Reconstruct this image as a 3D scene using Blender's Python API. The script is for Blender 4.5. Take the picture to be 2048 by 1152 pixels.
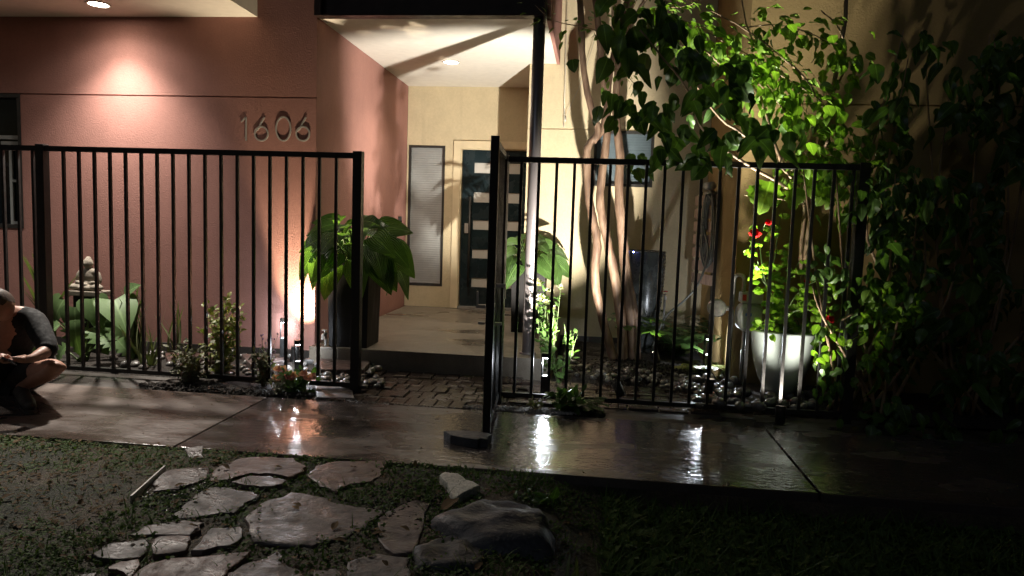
import bpy, bmesh, math, random
import numpy as np
from mathutils import Vector, Matrix, noise
R_ = math.radians
random.seed(11); np.random.seed(11)
scene = bpy.context.scene
for o in list(bpy.data.objects): bpy.data.objects.remove(o)
COL = scene.collection

# ------------------------------------------------------------------ camera
FPX, YAW, PIT, ROL, CAMH = 1415.3, 0.1115, 0.0907, 0.0335, 1.316
def cam_axes():
    cy, sy, cp, sp = math.cos(YAW), math.sin(YAW), math.cos(PIT), math.sin(PIT)
    right = Vector((cy, sy, 0)); fwd0 = Vector((-sy, cy, 0))
    fwd = fwd0*cp + Vector((0, 0, -sp)); up = fwd0*sp + Vector((0, 0, cp))
    cr, sr = math.cos(ROL), math.sin(ROL)
    return right*cr + up*sr, -right*sr + up*cr, fwd
CR, CU, CF = cam_axes()
cam_data = bpy.data.cameras.new('camera'); cam = bpy.data.objects.new('camera', cam_data); COL.objects.link(cam)
cam_data.sensor_width = 36; cam_data.lens = FPX/2048*36; cam_data.clip_end = 500; cam_data.clip_start = .05
m3 = Matrix((CR, CU, -CF)).transposed()
cam.matrix_world = Matrix.Translation((0, 0, CAMH)) @ m3.to_4x4()
scene.camera = cam
def ray(px, py): return CF + CR*((px-1024)/FPX) - CU*((py-576)/FPX)
def onY(px, py, Y): v = ray(px, py); return v*(Y/v.y) + Vector((0, 0, CAMH))
def onZ(px, py, Z): v = ray(px, py); return v*((Z-CAMH)/v.z) + Vector((0, 0, CAMH))

# ------------------------------------------------------------------ world, added night fill, exposure
w = bpy.data.worlds.new('World'); scene.world = w; w.use_nodes = True
nt = w.node_tree; bg = nt.nodes['Background']
sky = nt.nodes.new('ShaderNodeTexSky'); sky.sky_type = 'NISHITA'; sky.sun_disc = False
sky.sun_elevation = R_(-4); sky.sun_rotation = R_(200)
nt.links.new(sky.outputs[0], bg.inputs[0]); bg.inputs[1].default_value = 0.12
sd = bpy.data.lights.new('night_fill', 'SUN'); sd.energy = 0.035; sd.angle = R_(15); sd.color = (.75, .85, 1)  # faint fill added from behind the camera to lift the dark foreground
so = bpy.data.objects.new('night_fill', sd); COL.objects.link(so); so.rotation_euler = (R_(48), 0, R_(-20))
scene.view_settings.view_transform = 'Standard'; scene.view_settings.look = 'None'
scene.view_settings.exposure = 1.1; scene.view_settings.gamma = 1
scene.render.engine = 'CYCLES'

# ------------------------------------------------------------------ measured planes (metres)
F, RW, DW, CW, MW = 5.167, 6.158, 9.255, 7.893, 6.111    # fence, red wall, door wall, cream wall, mustard wall
CEIL, PORCH, SEAM, YFRONT, FT = 3.064, 0.17, 2.367, 3.66, 1.80

# ------------------------------------------------------------------ helpers
def tag(o, label=None, cat=None, group=None, kind=None):
    if label: o['label'] = label
    if cat: o['category'] = cat
    if group: o['group'] = group
    if kind: o['kind'] = kind
    return o
def empty(name, loc, label=None, cat=None, group=None, kind=None):
    o = bpy.data.objects.new(name, None); COL.objects.link(o); o.location = loc
    o.empty_display_size = .1
    return tag(o, label, cat, group, kind)
def wm(o):
    m = o.matrix_basis.copy()
    if o.parent: m = wm(o.parent) @ o.matrix_parent_inverse @ m
    return m
def linkmesh(name, me, mat, parent=None, mw=None):
    o = bpy.data.objects.new(name, me); COL.objects.link(o)
    if mat and not me.materials: me.materials.append(mat)
    if mw is not None: o.matrix_basis = mw
    if parent is not None:
        o.parent = parent; o.matrix_parent_inverse = wm(parent).inverted()
    return o

class MB:
    def __init__(s): s.v = []; s.f = []; s.sm = []; s.uv = {}
    def add(s, vs, fs, smooth=False, M=None):
        b = len(s.v)
        for q in vs:
            q = Vector(q); s.v.append(M @ q if M is not None else q)
        for f in fs: s.f.append([b+i for i in f]); s.sm.append(smooth)
        return s
    def box(s, x0, x1, y0, y1, z0, z1, M=None):
        vs = [(x0,y0,z0),(x1,y0,z0),(x1,y1,z0),(x0,y1,z0),(x0,y0,z1),(x1,y0,z1),(x1,y1,z1),(x0,y1,z1)]
        return s.add(vs, [(0,3,2,1),(4,5,6,7),(0,1,5,4),(1,2,6,5),(2,3,7,6),(3,0,4,7)], False, M)
    def tube(s, pts, rad, n=8, caps=True, M=None):
        pts = [Vector(p) for p in pts]; k = len(pts)
        if not isinstance(rad, (list, tuple)): rad = [rad]*k
        vs = []; fs = []; prev = None
        for i, p in enumerate(pts):
            d = (pts[min(i+1, k-1)]-pts[max(i-1, 0)])
            if d.length < 1e-9: d = Vector((0,0,1))
            d.normalize()
            if prev is None:
                a = d.orthogonal().normalized()
            else:
                a = prev - d*prev.dot(d); a = a.normalized() if a.length > 1e-6 else d.orthogonal().normalized()
            prev = a; b = d.cross(a)
            for j in range(n):
                t = 2*math.pi*j/n; vs.append(p + (a*math.cos(t)+b*math.sin(t))*rad[i])
        for i in range(k-1):
            for j in range(n):
                fs.append((i*n+j, i*n+(j+1) % n, (i+1)*n+(j+1) % n, (i+1)*n+j))
        if caps: fs += [tuple(range(n-1, -1, -1)), tuple((k-1)*n+j for j in range(n))]
        return s.add(vs, fs, True, M)
    def lathe(s, prof, n=24, c=(0,0,0), M=None):
        vs = []; fs = []; c = Vector(c)
        for r, z in prof:
            for j in range(n):
                t = 2*math.pi*j/n; vs.append(c+Vector((r*math.cos(t), r*math.sin(t), z)))
        for i in range(len(prof)-1):
            for j in range(n): fs.append((i*n+j, i*n+(j+1) % n, (i+1)*n+(j+1) % n, (i+1)*n+j))
        return s.add(vs, fs, True, M)
    def build(s, name, mat, parent=None, bevel=0):
        me = bpy.data.meshes.new(name); me.from_pydata([tuple(q) for q in s.v], [], s.f)
        me.polygons.foreach_set('use_smooth', s.sm); me.update()
        if bevel:
            bm = bmesh.new(); bm.from_mesh(me)
            es = [e for e in bm.edges if len(e.link_faces) == 2 and e.calc_face_angle(0) > .6]
            bmesh.ops.bevel(bm, geom=es, offset=bevel, segments=2, profile=.7, affect='EDGES')
            bm.to_mesh(me); bm.free()
        return linkmesh(name, me, mat, parent)
def box(name, mat, parent, x0, x1, y0, y1, z0, z1, bevel=0): return MB().box(x0,x1,y0,y1,z0,z1).build(name, mat, parent, bevel)

# ------------------------------------------------------------------ materials
MATS = {}
def newmat(name):
    m = bpy.data.materials.new(name); m.use_nodes = True; MATS[name] = m
    return m, m.node_tree, m.node_tree.nodes['Principled BSDF']
def coords(t, scale, kind='Object'):
    tc = t.nodes.new('ShaderNodeTexCoord'); mp = t.nodes.new('ShaderNodeMapping')
    if not isinstance(scale, (tuple, list)): scale = (scale,)*3
    mp.inputs['Scale'].default_value = scale; t.links.new(tc.outputs[kind], mp.inputs[0]); return mp.outputs[0]
def geopos(t, scale):
    g = t.nodes.new('ShaderNodeNewGeometry'); mp = t.nodes.new('ShaderNodeMapping')
    if not isinstance(scale, (tuple, list)): scale = (scale,)*3
    mp.inputs['Scale'].default_value = scale; t.links.new(g.outputs['Position'], mp.inputs[0]); return mp.outputs[0]
def noiset(t, scale, detail=2, rough=.6, vec=None):
    detail = min(detail, 3)
    n = t.nodes.new('ShaderNodeTexNoise'); n.inputs['Scale'].default_value = 1; n.inputs['Detail'].default_value = detail; n.inputs['Roughness'].default_value = rough
    t.links.new(vec if vec is not None else geopos(t, scale), n.inputs['Vector']); return n.outputs['Fac']
def ramp(t, fac, stops):
    r = t.nodes.new('ShaderNodeValToRGB'); el = r.color_ramp.elements
    while len(el) < len(stops): el.new(.5)
    for e, (p, c) in zip(el, stops):
        e.position = p; e.color = (*c, 1) if isinstance(c, tuple) else (c, c, c, 1)
    t.links.new(fac, r.inputs[0]); return r.outputs[0]
def mixc(t, fac, a, b, mode='MIX'):
    m = t.nodes.new('ShaderNodeMix'); m.data_type = 'RGBA'; m.blend_type = mode
    if isinstance(fac, float): m.inputs[0].default_value = fac
    else: t.links.new(fac, m.inputs[0])
    for i, c in ((6, a), (7, b)):
        if isinstance(c, tuple): m.inputs[i].default_value = (*c, 1)
        else: t.links.new(c, m.inputs[i])
    return m.outputs[2]
def bump(t, b, h, strength, dist=.01):
    n = t.nodes.new('ShaderNodeBump'); n.inputs['Strength'].default_value = strength; n.inputs['Distance'].default_value = dist
    t.links.new(h, n.inputs['Height']); t.links.new(n.outputs[0], b.inputs['Normal']); return n
def simple(name, col, rough=.5, metal=0., var=.15, sc=12, bmp=.1, bsc=60, bdist=.004, spec=None, rvar=.1):
    m, t, b = newmat(name)
    c2 = tuple(max(0, x*(1-var)) for x in col); c3 = tuple(min(1, x*(1+var)) for x in col)
    t.links.new(ramp(t, noiset(t, sc), [(.3, c2), (.7, c3)]), b.inputs['Base Color'])
    t.links.new(ramp(t, noiset(t, tuple(q*1.7 for q in (sc if isinstance(sc, tuple) else (sc,)*3))), [(.3, max(.02, rough-rvar)), (.7, min(1., rough+rvar))]), b.inputs['Roughness'])
    b.inputs['Metallic'].default_value = metal
    if spec is not None: b.inputs['Specular IOR Level'].default_value = spec
    if bmp: bump(t, b, noiset(t, bsc), bmp, bdist)
    return m
def stucco(name, col, dirt=(.25, .2, .13)):
    m, t, b = newmat(name)
    base = mixc(t, .5, ramp(t, noiset(t, 1.3, 5), [(.3, tuple(x*.78 for x in col)), (.7, tuple(x*1.10 for x in col))]), ramp(t, noiset(t, (5, 5, 3.4), 3, .75), [(.3, tuple(x*.80 for x in col)), (.7, tuple(x*1.12 for x in col))]))
    fine = ramp(t, noiset(t, 45, 3), [(.3, tuple(x*.85 for x in col)), (.7, tuple(min(1, x*1.1) for x in col))])
    c = mixc(t, .35, base, fine)
    # rain streaks
    st = ramp(t, noiset(t, (9, 9, .7), 4), [(.55, 0.), (.8, 1.)])
    mu = t.nodes.new('ShaderNodeMath'); mu.operation = 'MULTIPLY'; t.links.new(st, mu.inputs[0]); mu.inputs[1].default_value = .22
    t.links.new(mixc(t, mu.outputs[0], c, tuple(x*.45+y*.12 for x, y in zip(col, dirt))), b.inputs['Base Color'])
    b.inputs['Roughness'].default_value = .85; b.inputs['Specular IOR Level'].default_value = .25
    bump(t, b, noiset(t, 75, 3, .7), .55, .007)
    return m
red = stucco('red_stucco', (.385, .195, .162)); cream = stucco('cream_stucco', (.60, .50, .325)); mustard = stucco('mustard_stucco', (.34, .235, .10))
white = simple('white_soffit', (.74, .70, .62), .7, var=.04, bmp=.06, bsc=90)
trim = simple('cream_trim', (.66, .55, .36), .45, var=.08, sc=5)
black = simple('black_iron', (.011, .0105, .010), .42, var=.3, sc=30, bmp=.1, bsc=150, rvar=.12)
bronze = simple('bronze_steel', (.035, .022, .018), .38, .3, var=.25, sc=8, rvar=.1)
pipe_m = simple('column_paint', (.26, .23, .23), .36, .6, var=.02, sc=4, rvar=.01, bmp=0)
doorm = simple('door_paint', (.012, .022, .026), .25, var=.2, sc=4)
frame_dk = simple('dark_frame', (.03, .028, .025), .4, var=.2)
frame_lt = simple('grey_frame', (.30, .31, .30), .4, var=.1)
steel = simple('brushed_steel', (.50, .47, .43), .40, .35, var=.04, sc=20, rvar=.04, bmp=0)
galv = simple('galvanised_pipe', (.33, .32, .30), .5, .5, var=.2, sc=25)
meterm = simple('meter_paint', (.42, .44, .43), .42, .1, var=.12, sc=14)
soil = simple('mulch_soil', (.022, .016, .011), .8, var=.5, sc=40, bmp=1., bsc=70, bdist=.03)
stonew = simple('statue_stone', (.26, .225, .18), .8, var=.25, sc=22, bmp=.3, bsc=90)
planter_m = simple('planter_fibre', (.02, .018, .018), .5, var=.25, sc=(14, 14, 3), bmp=.15, bsc=40, spec=.15)
glaze = simple('pale_glaze', (.42, .48, .46), .12, var=.05, sc=6, bmp=0, rvar=.04)
skin = simple('skin', (.46, .25, .18), .5, var=.08, sc=30)
shirt = simple('black_shirt', (.009, .009, .010), .85, var=.3, sc=25, bmp=.5, bsc=(12, 12, 5), bdist=.02)
shortm = simple('dark_shorts', (.025, .022, .02), .85, var=.2)
shoe = simple('shoe_fabric', (.055, .052, .044), .6, var=.3)
sole = simple('shoe_sole', (.05, .045, .04), .7)
hairm = simple('brown_hair', (.055, .033, .021), .6, var=.4, sc=(90, 90, 20), bmp=.6, bsc=(160, 160, 30))
phone_m = simple('phone_case', (.01, .01, .012), .25)
bark = None
def mk_bark(name, c1, c2, c3):
    m, t, b = newmat(name)
    n = noiset(t, (16, 16, 4), 5); t.links.new(ramp(t, n, [(.3, c1), (.5, c2), (.72, c3)]), b.inputs['Base Color'])
    b.inputs['Roughness'].default_value = .6; bump(t, b, noiset(t, (50, 50, 7), 4), .5, .01); return m
bark = mk_bark('myrtle_bark', (.06, .032, .02), (.13, .078, .048), (.24, .16, .105))
twig = mk_bark('twig_bark', (.14, .09, .05), (.28, .19, .11), (.36, .27, .17))
greenstem = simple('green_stem', (.07, .11, .03), .5)
def emis(name, col, s):
    m, t, b = newmat(name); b.inputs['Base Color'].default_value = (*col, 1)
    b.inputs['Emission Color'].default_value = (*col, 1); b.inputs['Emission Strength'].default_value = s; return m
lens_warm = emis('lamp_lens_warm', (1, .86, .68), 22); lens_cool = emis('lamp_lens_cool', (.85, .9, 1), 22); led_blue = emis('blue_led', (.1, .15, 1), 40)
def glassmat(name, col, rough=.05):
    m, t, b = newmat(name); b.inputs['Base Color'].default_value = (*col, 1); b.inputs['Roughness'].default_value = rough
    b.inputs['Specular IOR Level'].default_value = .6; return m
glass_dk = glassmat('dark_glass', (.006, .009, .011)); frosted = glassmat('frosted_pane', (.50, .48, .44), .35)
blindm = simple('blind_slats', (.34, .345, .335), .6, var=.05); blindd = simple('blind_slats_dark', (.13, .17, .19), .5, var=.08)
# wet concrete: puddled film that changes from slab to slab
def concrete(name, col, wet0, wet1, dry=.5, sc=1.6, bmp=.12, film=.06):
    m, t, b = newmat(name)
    big = noiset(t, (sc*.7, sc*1.6, 1), 5, .62); fine = noiset(t, 70, 3); mid = noiset(t, 9, 5)
    wet = ramp(t, big, [(wet0, 1.), (wet1, 0.)])
    c = mixc(t, .5, ramp(t, mid, [(.3, tuple(x*.72 for x in col)), (.72, tuple(x*1.2 for x in col))]), ramp(t, fine, [(.3, tuple(x*.7 for x in col)), (.75, tuple(x*1.2 for x in col))]))
    t.links.new(mixc(t, wet, c, mixc(t, 1., c, (.55, .53, .52), 'MULTIPLY')), b.inputs['Base Color'])
    rr = t.nodes.new('ShaderNodeMix'); rr.data_type = 'FLOAT'; t.links.new(wet, rr.inputs[0]); rr.inputs[2].default_value = dry; rr.inputs[3].default_value = film
    r2 = t.nodes.new('ShaderNodeMath'); r2.operation = 'ADD'; t.links.new(rr.outputs[0], r2.inputs[0])
    r3 = t.nodes.new('ShaderNodeMath'); r3.operation = 'MULTIPLY'; t.links.new(mid, r3.inputs[0]); r3.inputs[1].default_value = .12
    t.links.new(r3.outputs[0], r2.inputs[1]); t.links.new(r2.outputs[0], b.inputs['Roughness'])
    n1 = bump(t, b, noiset(t, 150, 3, .75), bmp, .004)
    n2 = t.nodes.new('ShaderNodeBump'); n2.inputs['Strength'].default_value = .26; n2.inputs['Distance'].default_value = .018
    t.links.new(noiset(t, (17, 26, 1), 2), n2.inputs['Height']); t.links.new(n2.outputs[0], n1.inputs['Normal'])
    return m
conc_wet = concrete('wet_concrete', (.118, .100, .095), .46, .74, film=.07)
conc_dry = concrete('damp_concrete', (.15, .118, .102), .36, .62, dry=.42)
conc_dark = concrete('dark_kerb_concrete', (.075, .068, .062), .4, .6)
porch_m = concrete('porch_concrete', (.20, .17, .13), .30, .52, dry=.42, sc=1.1)
brickm = concrete('wet_paver', (.085, .062, .05), .5, .75, sc=6, bmp=.35)
def stonemat(name, c1, c2, rough=.45, wetr=.2):
    m, t, b = newmat(name)
    oi = t.nodes.new('ShaderNodeObjectInfo')
    base = ramp(t, noiset(t, 6, 6, .65), [(.28, c1), (.72, c2)])
    hs = t.nodes.new('ShaderNodeHueSaturation'); t.links.new(base, hs.inputs['Color'])
    mr = t.nodes.new('ShaderNodeMapRange'); mr.inputs[3].default_value = .55; mr.inputs[4].default_value = 1.35; t.links.new(oi.outputs['Random'], mr.inputs[0]); t.links.new(mr.outputs[0], hs.inputs['Value'])
    m2 = t.nodes.new('ShaderNodeMapRange'); m2.inputs[3].default_value = .35; m2.inputs[4].default_value = 1.5; 
    ml = t.nodes.new('ShaderNodeMath'); ml.operation = 'FRACT'; mm = t.nodes.new('ShaderNodeMath'); mm.operation = 'MULTIPLY'; mm.inputs[1].default_value = 7.31
    t.links.new(oi.outputs['Random'], mm.inputs[0]); t.links.new(mm.outputs[0], ml.inputs[0]); t.links.new(ml.outputs[0], m2.inputs[0]); t.links.new(m2.outputs[0], hs.inputs['Saturation'])
    t.links.new(hs.outputs[0], b.inputs['Base Color'])
    t.links.new(ramp(t, noiset(t, 8), [(.35, wetr), (.7, rough+.15)]), b.inputs['Roughness'])
    n1 = bump(t, b, noiset(t, 60, 5, .7), .5, .008)
    n2 = t.nodes.new('ShaderNodeBump'); n2.inputs['Strength'].default_value = .6; n2.inputs['Distance'].default_value = .025
    t.links.new(noiset(t, (7, 12, 7), 5, .6), n2.inputs['Height']); t.links.new(n2.outputs[0], n1.inputs['Normal'])
    return m
flag_m = stonemat('flagstone', (.05, .033, .030), (.145, .095, .083), .6, .32); pebble_m = stonemat('river_pebble', (.07, .066, .062), (.17, .155, .14), .22, .1)
loose_m = simple('pale_granular_stone', (.55, .53, .47), .8, var=.3, sc=60, bmp=.6, bsc=90)
boulder_m = stonemat('boulder', (.03, .032, .038), (.09, .092, .105), .65, .45); pale_stone = stonemat('pale_stone', (.40, .38, .34), (.55, .53, .48), .7, .5)
# leaves: thin, partly translucent, each with its own shade; UV gives veins
def leafmat(name, c1, c2, transl=.35, rough=.4, ribs=0, spec=.4):
    m, t, b = newmat(name); out = t.nodes['Material Output']
    oi = t.nodes.new('ShaderNodeObjectInfo'); ge = t.nodes.new('ShaderNodeNewGeometry')
    ad = t.nodes.new('ShaderNodeMath'); ad.operation = 'ADD'; t.links.new(oi.outputs['Random'], ad.inputs[0]); t.links.new(ge.outputs['Random Per Island'], ad.inputs[1])
    fr = t.nodes.new('ShaderNodeMath'); fr.operation = 'FRACT'; t.links.new(ad.outputs[0], fr.inputs[0])
    col = ramp(t, fr.outputs[0], [(0., c1), (1., c2)])
    uv = t.nodes.new('ShaderNodeTexCoord'); sx = t.nodes.new('ShaderNodeSeparateXYZ'); t.links.new(uv.outputs['UV'], sx.inputs[0])
    ab = t.nodes.new('ShaderNodeMath'); ab.operation = 'SUBTRACT'; t.links.new(sx.outputs[0], ab.inputs[0]); ab.inputs[1].default_value = .5
    aa = t.nodes.new('ShaderNodeMath'); aa.operation = 'ABSOLUTE'; t.links.new(ab.outputs[0], aa.inputs[0])
    mid = ramp(t, aa.outputs[0], [(0., 1.), (.05, 0.)])
    col = mixc(t, mid, col, tuple(min(1, x*1.5+.03) for x in c2))
    col = mixc(t, .25, col, ramp(t, noiset(t, 35, 3), [(.3, tuple(x*.6 for x in c1)), (.7, c2)]))
    if ribs:
        wv = t.nodes.new('ShaderNodeMath'); wv.operation = 'MULTIPLY'; t.links.new(aa.outputs[0], wv.inputs[0]); wv.inputs[1].default_value = ribs
        sn = t.nodes.new('ShaderNodeMath'); sn.operation = 'SINE'; t.links.new(wv.outputs[0], sn.inputs[0])
        bump(t, b, sn.outputs[0], .9, .006)
        col = mixc(t, ramp(t, sn.outputs[0], [(.75, 0.), (1., .35)]), col, tuple(min(1, x*1.7+.02) for x in c2))
    t.links.new(col, b.inputs['Base Color']); b.inputs['Roughness'].default_value = rough; b.inputs['Specular IOR Level'].default_value = spec
    tr = t.nodes.new('ShaderNodeBsdfTranslucent'); t.links.new(mixc(t, 1., col, (1., 1.15, .45), 'MULTIPLY'), tr.inputs[0])
    mx = t.nodes.new('ShaderNodeMixShader'); mx.inputs[0].default_value = transl
    t.links.new(b.outputs[0], mx.inputs[1]); t.links.new(tr.outputs[0], mx.inputs[2]); t.links.new(mx.outputs[0], out.inputs[0])
    return m
leaf_lit = leafmat('leaf_lit_green', (.10, .20, .025), (.24, .40, .05), .4); leaf_big = leafmat('leaf_broad', (.05, .10, .025), (.10, .19, .045), .3)  # leaf_lit: lamplight put into a lighter green on the lit leaves
leaf_dark = leafmat('leaf_dark', (.035, .075, .02), (.10, .19, .04), .4); leaf_hosta = leafmat('leaf_hosta', (.08, .17, .045), (.16, .30, .07), .35, .4, ribs=75)  # leaf_dark: shade put into a darker green on the unlit leaves
leaf_ear = leafmat('leaf_elephant_ear', (.08, .14, .055), (.15, .24, .09), .25, .5, spec=.25); leaf_strap = leafmat('leaf_strap', (.09, .12, .05), (.22, .25, .12), .2)
leaf_grey = leafmat('leaf_greygreen', (.10, .11, .06), (.22, .22, .13), .2, .6); leaf_var = leafmat('leaf_variegated', (.10, .15, .03), (.32, .33, .10), .3)
leaf_myr = leafmat('leaf_myrtle', (.08, .15, .03), (.19, .31, .07), .35)
leaf_grass = leafmat('leaf_grass', (.04, .085, .02), (.11, .17, .045), .25, .6, spec=.12); leaf_dead = leafmat('leaf_dead', (.08, .052, .03), (.20, .135, .075), .1, .8, spec=.1)
pet_red = leafmat('petal_red', (.55, .01, .03), (.75, .03, .06), .3); pet_pink = leafmat('petal_pink', (.65, .22, .20), (.8, .42, .36), .3)
pet_white = leafmat('petal_white', (.7, .68, .5), (.85, .83, .7), .3); pet_purple = leafmat('petal_purple', (.12, .05, .12), (.25, .12, .24), .2)
scene.cycles.use_denoising = True
scene.cycles.max_bounces = 5; scene.cycles.diffuse_bounces = 3; scene.cycles.glossy_bounces = 2; scene.cycles.transmission_bounces = 2
scene.cycles.caustics_reflective = False; scene.cycles.caustics_refractive = False
scene.cycles.sample_clamp_indirect = 4.0
# ------------------------------------------------------------------ ground
def ground_z(x, y):
    z = -.05
    if y < 3.64:
        z = -.006 + .010*noise.noise(Vector((x*1.7, y*1.7, 0))) + .006*noise.noise(Vector((x*6, y*6, 3)))
        k = min(1, max(0, (x+.35)/.7)); z -= .15*k*k*(3-2*k)
        z -= .02*max(0, 2.6-y)
    return max(z, -.9)
def axis(lo, hi, a, b, step):
    c = list(np.arange(a, b, step)); far = [-60, -30, -16, -10, -7]
    return [lo, lo*.5, lo*.25] + ([a-6, a-3, a-1] if a-6 > lo*.25 else []) + c + [b+1, b+3, b+7, hi*.3, hi*.5, hi]
xs = axis(-60, 60, -5, 4, .06); ys = axis(-40, 80, 1.5, 3.66, .05); ys = sorted(set(ys)); xs = sorted(set(xs))
g = MB(); nx = len(xs)
g.add([(x, y, ground_z(x, y)) for y in ys for x in xs], [(j*nx+i, j*nx+i+1, (j+1)*nx+i+1, (j+1)*nx+i) for j in range(len(ys)-1) for i in range(nx-1)], True)
m, t, b = newmat('lawn_soil')
t.links.new(mixc(t, ramp(t, noiset(t, 2.2, 5), [(.42, 0.), (.6, 1.)]), ramp(t, noiset(t, 60, 4), [(.3, (.06, .045, .028)), (.7, (.17, .125, .078))]), ramp(t, noiset(t, 80, 4), [(.3, (.016, .022, .009)), (.7, (.05, .055, .025))])), b.inputs['Base Color'])
b.inputs['Roughness'].default_value = .75; bump(t, b, noiset(t, 90, 5, .7), 1., .03)
ground = tag(g.build('ground', m), kind='structure')

# sidewalk: three slabs with joints
sw = empty('sidewalk', (0, 4.2, 0), kind='structure')
def slab(x0, x1, mat, n=60):
    return box('slab', mat, sw, x0, x1, YFRONT, 4.83, -.14, 0, bevel=.006)
slab(-7.5, -2.306, conc_dry); slab(-2.292, 1.198, conc_wet); slab(1.212, 5.5, conc_wet)
# kerb strip that carries the fence
kb = empty('fence_kerb', (0, 5.05, 0), kind='structure')
box('kerb', conc_dark, kb, -7.5, -3.25, 4.85, 5.28, -.14, -.012, bevel=.008)
box('kerb', conc_dark, kb, .12, 2.2, 4.85, 5.26, -.14, -.015, bevel=.008)
# porch slab
porch = tag(MB().box(-2.47, -.32, 5.985, DW-.002, -.1, PORCH).build('porch', porch_m, bevel=.008), kind='structure')
# planting beds (soil with own relief)
def bed(name, x0, x1, y0, y1, z, amp=.02):
    nx_, ny_ = max(2, int((x1-x0)/.05)), max(2, int((y1-y0)/.05)); mb = MB(); vs = []
    for j in range(ny_+1):
        for i in range(nx_+1):
            x = x0+(x1-x0)*i/nx_; y = y0+(y1-y0)*j/ny_
            e = 0 if 0 < i < nx_ and 0 < j < ny_ else -.07
            vs.append((x, y, z + e + amp*noise.noise(Vector((x*4, y*4, z*9))) + amp*.5*noise.noise(Vector((x*17, y*17, 2)))))
    w_ = nx_+1
    mb.add(vs, [(j*w_+i, j*w_+i+1, (j+1)*w_+i+1, (j+1)*w_+i) for j in range(ny_) for i in range(nx_)], True)
    return tag(mb.build(name, soil), kind='structure')
bed('planting_bed', -7, -1.8, 5.30, 6.16, .015); bed('planting_bed', -.30, 1.18, 6.02, 7.89, .03); bed('planting_bed', 1.0, 5.4, 5.27, 6.1, .05)
bed('planting_bed', -3.35, -2.05, 4.84, 5.29, .0, .025); bed('planting_bed', -.40, .18, 4.86, 5.12, .0, .03)
# paver path: every paver its own piece
pav = empty('paver_path', (-.4, 5.5, 0), kind='structure')
box('sand_bed', soil, pav, -1.85, 1.0, 4.835, 5.98, -.1, -.022)
def paver_mesh(w_, l_):
    mb = MB().box(-w_/2, w_/2, -l_/2, l_/2, -.03, .005); o = mb.build('paver', brickm, None, .006); me = o.data; bpy.data.objects.remove(o); return me
pm = [paver_mesh(.1, .205), paver_mesh(.1, .215), paver_mesh(.097, .205)]
rows = 0; y = 4.955
while y < 5.95:
    off = .052 if rows % 2 else 0
    x = -1.79+off
    while x < -.58:
        linkmesh('paver', random.choice(pm), None, pav, Matrix.Translation((x, y, random.uniform(-.012, .002))) @ Matrix.Rotation(random.gauss(0, .02), 4, 'Z') @ Matrix.Rotation(random.gauss(0, .012), 4, 'X'))
        x += .109
    y += .222; rows += 1
y = 5.2; rows = 0
while y < 5.95:
    x = -.47 + (.11 if rows % 2 else 0)
    while x < .95:
        linkmesh('paver', random.choice(pm), None, pav, Matrix.Translation((x, y, random.uniform(-.014, .0))) @ Matrix.Rotation(math.pi/2+random.gauss(0, .02), 4, 'Z'))
        x += .222
    y += .108; rows += 1

# ------------------------------------------------------------------ house
house = empty('house', (-1, 6.2, 0), 'two-storey red, cream and mustard stucco house with a lit entry porch', 'house')
def wall(name, mat, x0, x1, z0, z1, Y, holes=(), th=.22, groove=True):
    """front face at Y, going back by th; holes = (x0,x1,z0,z1); a recessed control joint at SEAM"""
    cx = sorted({x0, x1, *[h[0] for h in holes], *[h[1] for h in holes]}); cz = {z0, z1, *[h[2] for h in holes], *[h[3] for h in holes]}
    if groove: cz |= {SEAM-.006, SEAM+.006}
    cz = sorted(z for z in cz if z0 <= z <= z1); mb = MB()
    for zi in range(len(cz)-1):
        za, zb = cz[zi], cz[zi+1]; zm = (za+zb)/2
        gr = groove and abs(zm-SEAM) < .006; run = None
        for xi in range(len(cx)-1):
            xm = (cx[xi]+cx[xi+1])/2
            hole = any(h[0] < xm < h[1] and h[2] < zm < h[3] for h in holes)
            if hole:
                if run is not None: mb.box(run, cx[xi], Y+(.012 if gr else 0), Y+th, za, zb); run = None
            elif run is None: run = cx[xi]
        if run is not None: mb.box(run, cx[-1], Y+(.012 if gr else 0), Y+th, za, zb)
    return mb.build(name, mat, house)
WL = (-6.6, -5.36, 1.116, SEAM+.006)
wall('red_wall', red, -9, -2.49, -.05, 5.2, RW, [WL])
MB().box(-2.71, -2.492, RW+.221, DW-.002, -.05, 5.2).build('entry_side_wall', red, house)
wall('door_wall', cream, -2.49, -.55, PORCH, 3.3, DW, [(-2.467, -1.977, .448, 2.304), (-1.79, -.83, PORCH, 2.295)], groove=False)
wall('cream_wall', cream, -.768, 1.2, -.05, 5.2, CW, [(-.031, .613, 1.758, SEAM-.006)])
box('alcove_side_wall', cream, house, -.768, -.56, CW+.222, DW-.001, 0, 3.3)
wall('mustard_wall', mustard, 1.2, 6.5, -.05, 5.2, MW)
box('mustard_side_wall', mustard, house, 1.201, 1.42, MW+.222, CW-.002, -.05, 5.2)
box('plinth', conc_dark, house, -7.5, -2.485, RW-.02, RW-.001, -.05, .10)
box('plinth', conc_dark, house, -.32, 1.19, CW-.02, CW-.001, -.05, .09)
# dark volume behind the glass
box('interior', frame_dk, house, -8, -2.8, RW+.5, RW+.6, .2, 3)
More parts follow.
